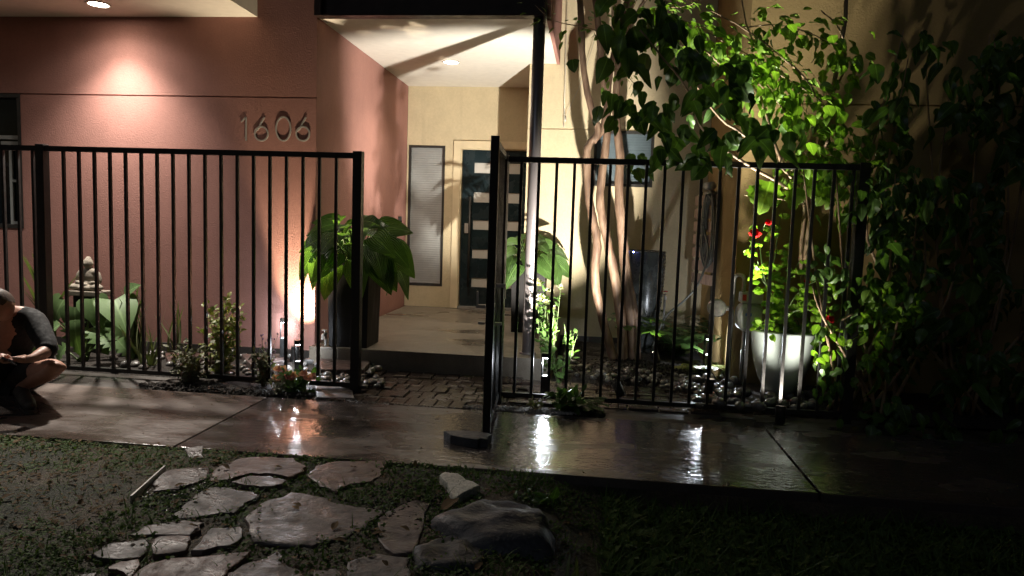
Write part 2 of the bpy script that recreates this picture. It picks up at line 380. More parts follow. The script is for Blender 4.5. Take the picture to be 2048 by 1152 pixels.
# porch roof with its red side, steel beam
box('porch_ceiling', white, house, -2.489, -.475, 6.215, DW-.003, CEIL, CEIL+.05)
box('roof_side', red, house, -.474, -.44, 6.23, CW-.003, CEIL-.008, 5.2)
beam = MB(); beam.box(-2.488, -.50, 6.150, 6.165, CEIL+.012, CEIL+.42); beam.box(-2.488, -.50, 6.10, 6.210, CEIL-.002, CEIL+.011); beam.box(-2.488, -.50, 6.10, 6.21, CEIL+.421, CEIL+.434)
beam.build('steel_beam', bronze, house)
box('beam_end_plate', bronze, house, -2.489, -2.43, 6.085, 6.098, CEIL-.004, CEIL+.43); box('beam_end_plate', bronze, house, -.50, -.485, 6.09, 6.23, CEIL-.06, CEIL+.43)
box('upper_wall', red, house, -2.489, -.475, 6.23, 6.4, CEIL+.44, 5.2)
# left soffit, with its end fascia
box('soffit', white, house, -9, -3.04, 4.75, RW-.001, CEIL, CEIL+.28)
box('fascia', bronze, house, -9, -3.03, 4.71, 4.748, CEIL-.01, CEIL+.32)
# round column with base plate
col = MB().tube([(-.535, 6.20, PORCH+.012), (-.535, 6.20, CEIL-.004)], .052, 24); col.build('column', pipe_m, house)
MB().tube([(-.535, 6.20, PORCH-.001), (-.535, 6.20, PORCH+.012)], .075, 20).build('column_base', pipe_m, house)
# recessed downlights, plus an added spot tilted out at the lawn
def downlight(x, y, energy, size=110, blend=.7, colr=(1, .80, .56), aim=(0, 0, -1), wide=0, flood=0):
    tr = MB().lathe([(.066, .006), (.095, .0), (.102, -.006), (.098, -.009), (.082, -.008), (.077, -.002), (.066, .006)], 24, (x, y, CEIL)).build('recessed_light', white, house)
    MB().lathe([(0.0001, -.0045), (.04, -.005), (.076, -.003)], 24, (x, y, CEIL)).build('lens', lens_warm, tr)
    l = bpy.data.lights.new('downlight', 'SPOT'); l.energy = energy; l.spot_size = R_(size); l.spot_blend = blend; l.color = colr; l.shadow_soft_size = .09
    lo = bpy.data.objects.new('downlight', l); COL.objects.link(lo); lo.location = (x, y, CEIL-.03)
    lo.rotation_euler = Vector(aim).to_track_quat('-Z', 'Y').to_euler(); lo.parent = tr; lo.matrix_parent_inverse = wm(tr).inverted()
    if flood:
        l3 = bpy.data.lights.new('downlight', 'SPOT'); l3.energy = flood; l3.spot_size = R_(155); l3.spot_blend = 1; l3.color = colr; l3.shadow_soft_size = .08
        l3o = bpy.data.objects.new('downlight', l3); COL.objects.link(l3o); l3o.location = (x, y-.01, CEIL-.035); l3o.parent = tr; l3o.matrix_parent_inverse = wm(tr).inverted()
    if wide:  # extra spot added to brighten the lawn, tilted as no recessed downlight is
        lawn_fill = bpy.data.lights.new('downlight', 'SPOT'); lawn_fill.energy = wide; lawn_fill.spot_size = R_(112); lawn_fill.spot_blend = 1; lawn_fill.color = colr; lawn_fill.shadow_soft_size = .06
        lawn_fill_ob = bpy.data.objects.new('downlight', lawn_fill); COL.objects.link(lawn_fill_ob); lawn_fill_ob.location = (x, y-.02, CEIL-.03)
        lawn_fill_ob.rotation_euler = Vector((0, -.75, -1)).to_track_quat('-Z', 'Y').to_euler(); lawn_fill_ob.parent = tr; lawn_fill_ob.matrix_parent_inverse = wm(tr).inverted()
    return tr
downlight(-4.28, 5.785, 145, 104, 1., (1, .92, .82), wide=290, flood=24); downlight(-6.9, 5.785, 145, 104, 1., (1, .92, .82), wide=240, flood=24)
downlight(-1.637, 7.848, 60, 130, .8, (1, .88, .70))
# windows
def window(x0, x1, z0, z1, Y, fm, gm, depth=.05, fw=.035, mull=(), trans=(), blind=None, bm_=blindm, pitch=.03):
    mb = MB(); y0, y1 = Y-.004, Y+depth+.02
    mb.box(x0, x1, y0, y1, z0, z0+fw); mb.box(x0, x1, y0, y1, z1-fw, z1); mb.box(x0, x0+fw, y0+.001, y1, z0+fw, z1-fw); mb.box(x1-fw, x1, y0+.001, y1, z0+fw, z1-fw)
    wn = mb.build('window', fm, house)
    box('pane', gm, wn, x0+fw-.005, x1-fw+.005, Y+depth, Y+depth+.006, z0+fw-.005, z1-fw+.005)
    for xm in mull: box('mullion', fm, wn, xm-.014, xm+.014, Y+depth-.02, Y+depth-.001, z0+fw, z1-fw)
    for zm in trans: box('glazing_bar', fm, wn, x0+fw, x1-fw, Y+depth-.018, Y+depth-.001, zm-.012, zm+.012)
    if blind:
        z = z0+fw+.01; mb = MB()
        while z < z1-fw-.01:
            mb.add([(x0+fw, Y+depth-.010, z), (x1-fw, Y+depth-.010, z), (x1-fw, Y+depth-.003, z+pitch*.8), (x0+fw, Y+depth-.003, z+pitch*.8)], [(0, 1, 2, 3)])
            z += pitch
        tag(mb.build('blind', bm_, wn), kind='stuff')
    return wn
window(-2.467, -1.977, .448, 2.304, DW, frame_dk, blindm, .035, .03, blind=True, bm_=blindm, pitch=.03)
window(-.031, .613, 1.758, SEAM-.007, CW, frame_dk, blindd, .05, .03, blind=True, bm_=blindd, pitch=.028)
wn = window(-6.6, -5.36, 1.116, SEAM, RW, frame_dk, glass_dk, .06, .035)
box('sash', frame_lt, wn, -5.60, -5.40, RW+.03, RW+.055, 1.90, 1.93); box('sash', frame_lt, wn, -5.52, -5.495, RW+.03, RW+.055, 1.15, 1.90)
box('sash', frame_lt, wn, -5.494, -5.40, RW+.03, RW+.055, 1.55, 1.575); box('sash', frame_lt, wn, -5.494, -5.40, RW+.03, RW+.055, 1.155, 1.18)
box('sash', frame_lt, wn, -5.72, -5.40, RW+.025, RW+.055, 1.95, 1.985)
# door
df = MB(); df.box(-1.86, -1.765, DW-.03, DW-.001, PORCH+.001, 2.37); df.box(-.85, -.775, DW-.03, DW-.001, PORCH+.001, 2.37); df.box(-1.765, -.85, DW-.03, DW-.001, 2.275, 2.37)
df.box(-1.785, -1.755, DW, DW+.1, PORCH+.03, 2.285); df.box(-.86, -.835, DW, DW+.1, PORCH+.03, 2.285); df.box(-1.755, -.86, DW, DW+.1, 2.262, 2.285)
df.build('door_frame', trim, house, .004)
box('threshold', galv, house, -1.755, -.86, DW-.05, DW+.09, PORCH+.001, PORCH+.028)
PZ = [(1.962, 2.096), (1.581, 1.713), (1.221, 1.345), (.841, .961), (.456, .579)]
dm = MB(); zc = PORCH+.03
for z0, z1 in PZ[::-1]:
    dm.box(-1.745, -.87, DW+.04, DW+.085, zc, z0); dm.box(-1.745, -1.59, DW+.04, DW+.085, z0, z1); dm.box(-.985, -.87, DW+.04, DW+.085, z0, z1); zc = z1
dm.box(-1.745, -.87, DW+.04, DW+.085, zc, 2.258)
door = dm.build('door', doorm, house)
for z0, z1 in PZ: box('pane', frosted, door, -1.592, -.983, DW+.05, DW+.06, z0-.002, z1+.002)
hd = MB().tube([(-1.625, DW-.02, .46), (-1.625, DW-.02, 1.65)], .014, 10)
for z in (.56, 1.55): hd.tube([(-1.625, DW-.02, z), (-1.625, DW+.04, z)], .008, 8)
hd.build('door_handle', frame_dk, door); box('lock', steel, door, -1.70, -1.65, DW+.02, DW+.041, 1.17, 1.30, .006)
# entry intercom on the red side wall
ic = MB().box(-2.492, -2.468, 8.88, 8.98, 1.14, 1.36).build('intercom', frame_dk, house, .005)
MB().tube([(-2.469, 8.93, 1.29), (-2.462, 8.93, 1.29)], .022, 14).build('lens', glass_dk, ic); MB().tube([(-2.469, 8.93, 1.2), (-2.462, 8.93, 1.2)], .014, 12).build('button', steel, ic)
# house number 1606: thin flat metal strokes standing off the wall
def stroke(mb, pts, wd, y0, y1, closed=False):
    n = len(pts); vs = []
    for i, p in enumerate(pts):
        a = pts[(i-1) % n] if closed or i > 0 else p; c = pts[(i+1) % n] if closed or i < n-1 else p
        d = Vector((c[0]-a[0], c[1]-a[1])).normalized(); nrm = Vector((-d.y, d.x))*wd/2
        for s_ in (1, -1):
            for yy in (y0, y1): vs.append((p[0]+nrm.x*s_, yy, p[1]+nrm.y*s_))
    fs = []
    for i in range(n if closed else n-1):
        a = i*4; c = ((i+1) % n)*4
        fs += [(a, c, c+2, a+2), (a+1, a+3, c+3, c+1), (a, a+1, c+1, c), (a+2, c+2, c+3, a+3)]
    if not closed: fs += [(0, 2, 3, 1), ((n-1)*4, (n-1)*4+1, (n-1)*4+3, (n-1)*4+2)]
    mb.add(vs, fs)
def digit(kind, px):
    p = onY(px, 258, RW); x, z = p.x, p.z; h = .105; wd = .0145; mb = MB(); y0, y1 = RW-.005, RW-.001
    if kind == '1': stroke(mb, [(x-.035, z+h-.045), (x+.008, z+h), (x+.012, z+h-.005)], wd*.8, y0, y1); stroke(mb, [(x+.012, z+h), (x+.012, z-h)], wd, y0, y1)
    if kind == '0': stroke(mb, [(x+.068*math.cos(a), z+h*math.sin(a)) for a in np.linspace(0, 2*math.pi, 33)[:-1]], wd, y0, y1, True)
    if kind == '6':
        stroke(mb, [(x+.062*math.cos(a), z-h+.062+.062*math.sin(a)) for a in np.linspace(0, 2*math.pi, 29)[:-1]], wd, y0, y1, True)
        stroke(mb, [(x+.028, z+h), (x-.004, z+h-.055), (x-.034, z+h-.11), (x-.056, z-h+.085)], wd, y0+.001, y1+.001)
    mb.tube([(x, y1, z-h+(.0 if kind in '06' else .03)), (x, RW, z-h+(.0 if kind in '06' else .03))], .005, 6)
    mb.tube([(x+(0 if kind == '0' else .012), y1, z+h-.004-(.03 if kind=='6' else 0)), (x+(0 if kind == '0' else .012), RW, z+h-.004-(.03 if kind=='6' else 0))], .005, 6)
    mb.build('house_number', steel, house)
for k, px in zip('1606', (490, 523, 567, 606)): digit(k, px)
# trellis wire on the cream wall
tw = MB(); a = onY(1135, -40, CW-.06); b_ = onY(1128, 253, CW-.06)
tw.tube([a, b_], .0035, 5); tw.tube([b_, onY(1128, 253, CW)], .006, 6); tw.tube([onY(1131, 233, CW-.06), onY(1131, 243, CW-.06)], .008, 6)
tw.tube([onY(1131, 233, CW-.06), onY(1163, 165, CW-.06), onY(1195, 60, CW-.06)], .003, 5); tw.build('trellis_wire', steel, house)

# ------------------------------------------------------------------ fence and gate
def fence_section(label, x0, x1, posts, pick, zb=.03):
    f = empty('iron_fence', ((x0+x1)/2, F, 0), label, 'fence', 'black iron fence sections')
    for px in posts: MB().box(px-.034, px+.034, F-.034, F+.034, -.03, FT+.012).build('post', black, f, .004)
    for xa, xb in zip(posts[:-1], posts[1:]):
        box('rail', black, f, xa+.034, xb-.034, F-.02, F+.02, FT-.04, FT); box('rail', black, f, xa+.034, xb-.034, F-.016, F+.016, zb, zb+.032)
    me = None
    for x in pick:
        if any(abs(x-p_) < .06 for p_ in posts): continue
        if me is None: o = box('picket', black, f, -.0105, .0105, F-.0105, F+.0105, zb+.032, FT-.04); me = o.data
        else: o = linkmesh('picket', me, None, f)
        o.matrix_basis = Matrix.Translation((x, 0, 0)); 
    return f
fence_section('black iron picket fence left of the gate, in front of the red wall', -6.9, -1.76, [-6.88, -4.323, -1.76], [-1.929-.1302*k for k in range(38)])
fence_section('black iron picket fence right of the gate, in front of the tree', -.665, 1.83, [-.665, 1.83], [-.537+.1278*k for k in range(19)])
gate = empty('iron_gate', (-.655, 5.13, 0), 'black iron gate swung open across the wet sidewalk', 'gate')
gd = Vector((-.600, 4.20, 0)); gh = Vector((-.655, 5.10, 0)); gv = gd-gh; GL = gv.length; gM = Matrix.Translation(gh) @ Matrix.Rotation(math.atan2(gv.y, gv.x), 4, 'Z')
def gbox(name, *a, mat=black, bev=0): return MB().box(*a, M=gM).build(name, mat, gate, bev)
gbox('stile', -.0, .05, -.025, .025, .035, FT+.02, bev=.003); gbox('stile', GL-.05, GL, -.025, .025, .03, FT+.03, bev=.003)
gbox('rail', .05, GL-.06, -.02, .02, FT-.03, FT+.01); gbox('rail', .05, GL-.06, -.018, .018, .05, .085)
for k in range(1, 7): gbox('picket', .05+k*(GL-.11)/7-.0125, .05+k*(GL-.11)/7+.0125, -.0125, .0125, .085, FT-.03)
for z in (.3, 1.5): gbox('hinge', -.04, .0, -.012, .012, z, z+.09, mat=steel)
for a_ in ((-.075, -.0301, .80, .82), (-.085, -.0751, .80, .90), (.0301, .08, .93, .95), (.0801, .09, .86, .95), (.0301, .07, .70, .715), (-.07, -.0301, .70, .715)): gbox('latch', GL-.05, GL-.01, *a_, mat=steel)
# ------------------------------------------------------------------ garden lamps
def add_light(kind, name, loc, energy, colr, parent, size=.03, spot=60, blend=.5, aim=None):
    l = bpy.data.lights.new(name, kind); l.energy = energy; l.color = colr; l.shadow_soft_size = size
    if kind == 'SPOT': l.spot_size = R_(spot); l.spot_blend = blend
    o = bpy.data.objects.new(name, l); COL.objects.link(o); o.location = loc
    if aim is not None: o.rotation_euler = (Vector(aim)-Vector(loc)).to_track_quat('-Z', 'Y').to_euler()
    o.parent = parent; o.matrix_parent_inverse = wm(parent).inverted(); return o
def path_light(x, y, z, h, label, rz=0., tilt=0., energy=3.):
    r = empty('path_light', (x, y, z), label, 'path light', 'slotted garden path lights')
    M = Matrix.Translation((x, y, z)) @ Matrix.Rotation(rz, 4, 'Z') @ Matrix.Rotation(tilt, 4, 'Y'); w_ = .030
    MB().box(-w_, w_, -w_, w_, -.02, h-.18, M=M).build('post', black, r, .002)
    for s in (-1, 1): MB().box(min(s*w_, s*(w_-.008)), max(s*w_, s*(w_-.008)), -w_, w_, h-.18, h-.035, M=M).build('side_bar', black, r)
    MB().box(-w_, w_, -w_, w_, h-.035, h, M=M).build('cap', black, r, .002)
    MB().box(-w_+.010, w_-.010, -w_+.006, w_-.006, h-.039, h-.0352, M=M).build('lens', lens_cool, r)
    MB().box(-w_+.009, w_-.009, -w_+.001, w_-.001, h-.1802, h-.177, M=M).build('slot_floor', frame_lt, r)
    add_light('POINT', 'path_lamp', M @ Vector((0, 0, h-.075)), energy, (.86, .92, 1), r, .012)
    return r
path_light(onY(567, 700, 5.98).x, 5.98, .0, .41, 'slotted black path light closest to the red wall, standing behind the purple-flowered plant', .35, energy=3.)
path_light(onY(596, 720, 5.55).x, 5.55, .0, .30, 'slotted black path light among the pebbles behind the pink flowers', .5, energy=8.)
path_light(-.322, 5.40, -.005, .335, 'slotted black path light in front of the porch column and jasmine', -.1, energy=3.2)
path_light(onY(1414, 720, 6.45).x, 6.45, .02, .36, 'slotted black path light beside the rounded rocks near the white pot', .1, energy=8.)
def uplight(x, y, z, aim, label, energy, spot, colr, blend=.5, h=.10):
    r = empty('garden_spotlight', (x, y, z), label, 'spotlight', 'small garden spotlights')
    c = Vector((x, y, z+h)); d = (Vector(aim)-c).normalized()
    MB().tube([(x, y, z-.06), (x, y, z+h-.03)], .010, 8).build('stake', black, r)
    MB().tube([c-d*.055, c-d*.05, c+d*.045, c+d*.05], [.022, .033, .036, .036], 16).build('housing', black, r)
    q = Vector((0, 0, 1)).rotation_difference(d).to_matrix().to_4x4()
    MB().lathe([(.0001, .0), (.02, .001), (.031, .0)], 16, M=Matrix.Translation(c+d*.0515) @ q).build('lens', lens_warm, r)
    MB().tube([c+d*.05, c+d*.075], [.037, .037], 16, caps=False).build('glare_shield', black, r)
    add_light('SPOT', 'spot_lamp', c+d*.065, energy, colr, r, .02, spot, blend, aim)
    return r
uplight(-2.585, 5.94, .03, (-2.535, 6.145, 1.1), 'black spotlight at the foot of the red wall corner, throwing a bright beam upward', 190, 72, (1, .80, .55), 1., .06)
uplight(.24, 5.30, .0, (-1.22, 8.3, 2.5), 'small black spotlight behind the fence, lighting the porch ceiling', 540, 61, (1, .94, .83), .5)
uplight(1.36, 5.06, -.012, (1.45, 5.50, 2.2), 'low black spotlight at the fence kerb, lighting the white pot and roses', 55, 112, (1, .93, .80), 1., .04)
uplight(.93, 5.47, .03, (1.10, 5.58, 2.3), 'black spotlight between the fern and the white pot, aimed up into the shrub', 540, 47, (1, .97, .86), .8, .08)
uplight(.62, 6.55, .03, (.1, 7.3, 1.9), 'small black spotlight in the soil beside the tree trunks', 4, 95, (.92, .95, 1), .6)

# ------------------------------------------------------------------ leaves
def leaf_mesh(name, mat, prof, droop=.25, fold=.25, rows=7, cols=4, wave=0., petiole=0.):
    """unit leaf from the origin along +Y, face up +Z; prof(t)=half width"""
    mb = MB(); vs = []; uv = []
    for i in range(rows+1):
        t = i/rows; hw = max(.002, prof(t))
        for j in range(cols+1):
            u = 2*j/cols-1; x = u*hw
            z = -droop*t*t + fold*abs(u)*hw*.9 + wave*math.sin(t*9+u*3)*abs(u)*.5
            yy = t - .10*abs(u)*(1-t)*hw*3 if prof.__name__ == 'heart' else t
            vs.append((x, yy, z)); uv.append((j/cols, t))
    w_ = cols+1; fs = [(i*w_+j, i*w_+j+1, (i+1)*w_+j+1, (i+1)*w_+j) for i in range(rows) for j in range(cols)]
    mb.add(vs, fs, True)
    me = bpy.data.meshes.new(name); me.from_pydata([tuple(q) for q in mb.v], [], mb.f); me.polygons.foreach_set('use_smooth', [True]*len(fs))
    ul = me.uv_layers.new(name='UVMap')
    for l in me.loops: ul.data[l.index].uv = uv[l.vertex_index]
    me.materials.append(mat); return me
def heart(t): return .50*(math.sin(math.pi*min(1, (t*.92+.08))**.62))**.8*(1-t**3*.25) if t < 1 else .0
def oval(t): return .26*math.sin(math.pi*t**.85)**.9 if 0 < t < 1 else .0
def ovate(t): return .37*math.sin(math.pi*min(1, t*.97+.03)**.70)**.85*(1-.25*t) if t < 1 else .0
def roundl(t): return .38*math.sin(math.pi*t**.8)**.75 if 0 < t < 1 else .0
def strap(t): return .035*(1-t**2.2)+.002
def blade(t): return .05*(1-t)+.002
def lobed(t):
    return max(.03, .50*(math.sin(math.pi*min(1, t*.9+.1)**.7))**.7*(1-.32*(math.sin(t*math.pi*3.5)**2))) if t < 1 else .0
def splitl(t): return max(.03, .42*(math.sin(math.pi*min(1, t*.9+.08)**.7))**.7*(.45+.55*(math.sin(t*math.pi*5.)**2))) if t < 1 else .0
LM = dict(
    big=leaf_mesh('leaf', leaf_big, ovate, .25, .22, 8, 4, .04), bigdark=leaf_mesh('leaf', leaf_dark, ovate, .3, .25, 8, 4, .05), lit=leaf_mesh('leaf', leaf_lit, roundl, .2, .25, 6, 2),
    myr=leaf_mesh('leaf', leaf_myr, oval, .15, .2, 5, 2), hosta=leaf_mesh('leaf', leaf_hosta, heart, .5, .10, 10, 6, .05), ear=leaf_mesh('leaf', leaf_ear, heart, .35, .25, 8, 4),
    strap=leaf_mesh('leaf', leaf_strap, strap, .55, .4, 9, 2), split=leaf_mesh('leaf', leaf_ear, splitl, .4, .2, 20, 4), lobed=leaf_mesh('leaf', leaf_lit, lobed, .25, .12, 14, 4, .04),
    rose=leaf_mesh('leaf', leaf_lit, roundl, .15, .2, 5, 2), grey=leaf_mesh('leaf', leaf_grey, oval, .2, .2, 4, 2), var=leaf_mesh('leaf', leaf_var, roundl, .15, .2, 4, 2),
    fern=leaf_mesh('leaf', leaf_big, oval, .1, .1, 4, 2), dark=leaf_mesh('leaf', leaf_dark, roundl, .2, .2, 5, 2), pred=leaf_mesh('petal', pet_red, roundl, -.35, .5, 5, 2),
    ppink=leaf_mesh('petal', pet_pink, roundl, -.1, .3, 4, 2), pwhite=leaf_mesh('petal', pet_white, oval, .1, .2, 4, 2), ppurple=leaf_mesh('petal', pet_purple, oval, .1, .2, 3, 2),
    dead=leaf_mesh('leaf', leaf_dead, oval, -.2, .5, 5, 2, .1), jas=leaf_mesh('leaf', leaf_big, oval, .15, .2, 4, 2))
VAR = {}
def variants(key, mat, prof):
    VAR[key] = [LM[key], leaf_mesh('leaf', mat, lambda t: prof(t)*.78, .55, .35, 8, 4, .10), leaf_mesh('leaf', mat, lambda t: prof(t)*(1.05+.10*math.sin(t*11)), .10, .12, 9, 4, .08), leaf_mesh('leaf', mat, lambda t: prof(t)*(.9-.35*max(0, math.sin(t*7-1.2))**6), .35, .5, 12, 4, .12)]
variants('big', leaf_big, ovate); variants('bigdark', leaf_dark, ovate); variants('lit', leaf_lit, roundl)
def lmat(base, d, size, up=None, roll=0., wscale=1.):
    y = Vector(d).normalized(); up = Vector(up) if up is not None else Vector((0, 0, 1))
    z = up - y*up.dot(y)
    if z.length < 1e-3: z = y.orthogonal()
    z.normalize(); x = y.cross(z)
    m = Matrix((x, y, z)).transposed().to_4x4(); m = Matrix.Translation(base) @ m @ Matrix.Rotation(roll, 4, 'Y') @ Matrix.Diagonal((size*wscale, size, size, 1))
    return m
def put_leaves(parent, me, mats, limit=300, name='leaf', joined='foliage'):
    """the `limit` leaves nearest the camera are parts of their own, the rest one part"""
    mats = sorted(mats, key=lambda m: -m.to_scale().y/max(.5, m.translation.y))
    vs_ = next((v for k, v in VAR.items() if v and v[0] == me), [me])
    for m in mats[:limit]: linkmesh(name, RND.choice(vs_), None, parent, m)
    rest = mats[limit:]
    for i, q in enumerate(vs_):
        if rest[i::len(vs_)]: join_leaves(parent, q, rest[i::len(vs_)], joined)
def join_leaves(parent, me, mats, joined='foliage'):
    n = len(me.vertices); co = np.empty(n*3, 'f'); me.vertices.foreach_get('co', co); co = np.c_[co.reshape(-1, 3), np.ones(n)]
    fs = np.array([list(p_.vertices) for p_ in me.polygons]); uvs = np.empty(len(me.loops)*2, 'f'); me.uv_layers[0].data.foreach_get('uv', uvs)
    V = np.concatenate([(co @ np.array(m).T)[:, :3] for m in mats]); Fc = np.concatenate([fs+i*n for i in range(len(mats))])
    nm = bpy.data.meshes.new(joined); nm.vertices.add(len(V)); nm.vertices.foreach_set('co', V.ravel())
    k = fs.shape[1]; nm.loops.add(Fc.size); nm.loops.foreach_set('vertex_index', Fc.ravel().astype('i')); nm.polygons.add(len(Fc)); nm.polygons.foreach_set('loop_start', np.arange(0, Fc.size, k).astype('i'))
    nm.polygons.foreach_set('use_smooth', np.ones(len(Fc), bool)); ul = nm.uv_layers.new(name='UVMap'); ul.data.foreach_set('uv', np.tile(uvs, len(mats)).astype('f'))
    nm.materials.append(me.materials[0]); nm.update(); nm.validate()
    return tag(linkmesh(joined, nm, None, parent), kind='stuff')
RND = random.Random(5)
def rv(s=1.): return Vector((RND.gauss(0, s), RND.gauss(0, s), RND.gauss(0, s)))
def along(pts, n):
    """n points spread along a polyline"""
    L = [0]
    for a, b_ in zip(pts[:-1], pts[1:]): L.append(L[-1]+(Vector(b_)-Vector(a)).length)
    out = []
    for k in range(n):
        s = L[-1]*(k+RND.random())/n; i = max(j for j in range(len(L)-1) if L[j] <= s or j == 0)
        f = (s-L[i])/max(1e-6, L[i+1]-L[i]); out.append((Vector(pts[i]).lerp(Vector(pts[i+1]), f), (Vector(pts[i+1])-Vector(pts[i])).normalized()))
    return out
def smooth(pts, k=4):
    pts = [Vector(p_) for p_ in pts]; out = []
    for i in range(len(pts)-1):
        p0, p1, p2, p3 = pts[max(0, i-1)], pts[i], pts[i+1], pts[min(len(pts)-1, i+2)]
        for j in range(k):
            t = j/k; out.append(.5*((2*p1)+(p2-p0)*t+(2*p0-5*p1+4*p2-p3)*t*t+(3*p1-p0-3*p2+p3)*t**3))
    return out+[pts[-1]]
def taper(n, a, b_): return [a+(b_-a)*i/(n-1) for i in range(n)]

# ------------------------------------------------------------------ planters with hostas
def planter(x, y, label, s=.19, h=.76):
    r = empty('tall_planter', (x, y, PORCH), label, 'planter', 'tall square black planters')
    mb = MB(); b_, t_ = s*.92, s
    vs = []
    for (q, z) in ((b_, 0), (t_, h), (t_-.02, h), (t_-.025, h-.06)): vs += [(x-q, y-q, PORCH+z), (x+q, y-q, PORCH+z), (x+q, y+q, PORCH+z), (x-q, y+q, PORCH+z)]
    fs = [(3, 2, 1, 0)]
    for k in range(3): fs += [(k*4+i, k*4+(i+1) % 4, k*4+4+(i+1) % 4, k*4+4+i) for i in range(4)]
    mb.add(vs, fs).build('planter_box', planter_m, r, .006)
    box('soil', soil, r, x-t_+.022, x+t_-.022, y-t_+.022, y+t_-.022, PORCH+h-.075, PORCH+h-.05)
    return r
def hosta(x, y, z, label, n=26, size=.34, seed=1, flat=0.):
    global RND; RND = random.Random(seed)
    r = empty('hosta', (x, y, z), label, 'plant', 'hostas in the tall planters'); st = []
    for k in range(n):
        a = 2*math.pi*(k*.382+RND.uniform(-.04, .04)); ring = (k+.5)/n
        el = R_(82-74*ring**.9+RND.uniform(-7, 7)); L = (.40-.13*ring)*RND.uniform(.85, 1.08)*size/.34
        d = Vector((math.cos(a)*math.cos(el), math.sin(a)*math.cos(el), math.sin(el)))
        b0 = Vector((x, y, z))+Vector((math.cos(a), math.sin(a), 0))*.03; tip = b0+d*L
        st.append(([b0, b0.lerp(tip, .5)+Vector((0, 0, .02)), tip], a, ring))
    for pts, a, ring in st:
        MB().tube(smooth(pts, 3), taper(7, .006, .004), 5).build('stalk', greenstem, r)
        d2 = Vector((math.cos(a+RND.uniform(-.4, .4)), math.sin(a), .25-1.45*ring+flat)); 
        linkmesh('leaf', LM['hosta'], None, r, lmat(pts[-1], d2, size*RND.uniform(.7, 1.0)*(.72+.3*ring), up=(math.cos(a)*.5, math.sin(a)*.5-.9, .8), roll=RND.uniform(-.4, .4), wscale=RND.uniform(.72, .9)))
    return r
pl = planter(-2.13, 6.20, 'tall square black planter against the red entry wall'); hosta(-2.13, 6.18, PORCH+.70, 'large ribbed green hosta spilling over the planter by the red entry wall', 52, .37, 3)
pr = planter(-.66, 7.56, 'tall square black planter right of the door, behind the round column', .18, .74); hosta(-.66, 7.56, PORCH+.68, 'pale green hosta in the planter right of the door, behind the column', 30, .29, 8, .2)

# ------------------------------------------------------------------ river pebbles, gravel
def blob_mesh(name, mat, seed, sub=2, amp=.12):
    bm = bmesh.new(); bmesh.ops.create_icosphere(bm, subdivisions=sub, radius=1)
    for v in bm.verts: v.co *= 1+amp*noise.noise(v.co*1.3+Vector((seed*7.1, 0, 0)))
    me = bpy.data.meshes.new(name); bm.to_mesh(me); bm.free(); me.polygons.foreach_set('use_smooth', [True]*len(me.polygons)); me.materials.append(mat); return me
PEB = [blob_mesh('pebble', pebble_m, k) for k in range(5)]
def pebbles(region, n, z0, s0, s1, seed, parent):
    rr = random.Random(seed); placed = []
    for k in range(n*14):
        if len(placed) >= n: break
        px, py = region(rr); s = rr.uniform(s0, s1); p_ = onZ(px, py, z0+.02)
        lay = 0
        if any((p_.x-q[0])**2+(p_.y-q[1])**2 < (.62*(s+q[2]))**2 for q in placed): continue
        placed.append((p_.x, p_.y, s))
        h_ = s*rr.uniform(.55, .75)
        m = Matrix.Translation((p_.x, p_.y, z0+h_*.72)) @ Matrix.Rotation(rr.uniform(0, 6.28), 4, 'Z') @ Matrix.Rotation(rr.gauss(0, .25), 4, 'X') @ Matrix.Diagonal((s, s*rr.uniform(.65, .85), h_, 1))
        linkmesh('pebble', rr.choice(PEB), None, parent, m)
pe = empty('pebble_border', (-2, 5.6, .02), 'wet grey river pebbles along the left bed and around the path lights', 'pebbles')
pebbles(lambda r: (lambda x: (x, r.uniform(695, 735 if x < 360 else 752)))(r.uniform(225, 560)), 75, .01, .030, .056, 1, pe)
pebbles(lambda r: (r.uniform(555, 690), r.uniform(712, 765)), 55, .01, .028, .050, 2, pe)
pebbles(lambda r: (r.uniform(690, 765), r.uniform(718, 772)), 34, .01, .028, .050, 3, pe)
pe2 = empty('pebble_border', (.3, 6, .02), 'row of grey river pebbles edging the soil under the tree', 'pebbles')
pebbles(lambda r: (lambda x: (x, 742+(x-1120)*.10+r.uniform(-22, 10)))(r.uniform(1115, 1400)), 70, .02, .026, .046, 4, pe2)
pe3 = empty('pebble_border', (1.2, 5.6, .03), 'rounded brown rocks at the foot of the white pot', 'pebbles')
pebbles(lambda r: (r.uniform(1385, 1480), r.uniform(745, 812)), 34, .035, .032, .065, 5, pe3); pebbles(lambda r: (r.uniform(1470, 1660), r.uniform(786, 815)), 32, .045, .03, .06, 6, pe3)
def gravel(cx, cy, rx, ry, n, z, s0, s1, seed, mat, name, label=None):
    rr = random.Random(seed); mb = MB(); ico = PEB[0]
    base = [v.co.copy() for v in GR.vertices]; fs = [tuple(p_.vertices) for p_ in GR.polygons]
    for k in range(n):
        a = rr.uniform(0, 6.283); q = math.sqrt(rr.random()); x, y = cx+rx*q*math.cos(a), cy+ry*q*math.sin(a); s = rr.uniform(s0, s1)
        zz = z(x, y) if callable(z) else z
        M = Matrix.Translation((x, y, zz+s*.3)) @ Matrix.Rotation(rr.uniform(0, 6), 4, (rr.random(), rr.random(), rr.random()+.1)) @ Matrix.Diagonal((s, s*rr.uniform(.6, 1), s*.6, 1))
        mb.add([M @ v for v in base], fs, False)
    return tag(mb.build(name, mat), kind='stuff')
GR = blob_mesh('grain', pebble_m, 9, 1, .3)
gravel(-.45, 4.90, .42, .07, 600, -.0, .006, .014, 1, pale_stone, 'gravel'); gravel(-1.3, 4.86, .8, .035, 420, -.005, .004, .010, 2, pebble_m, 'gravel')
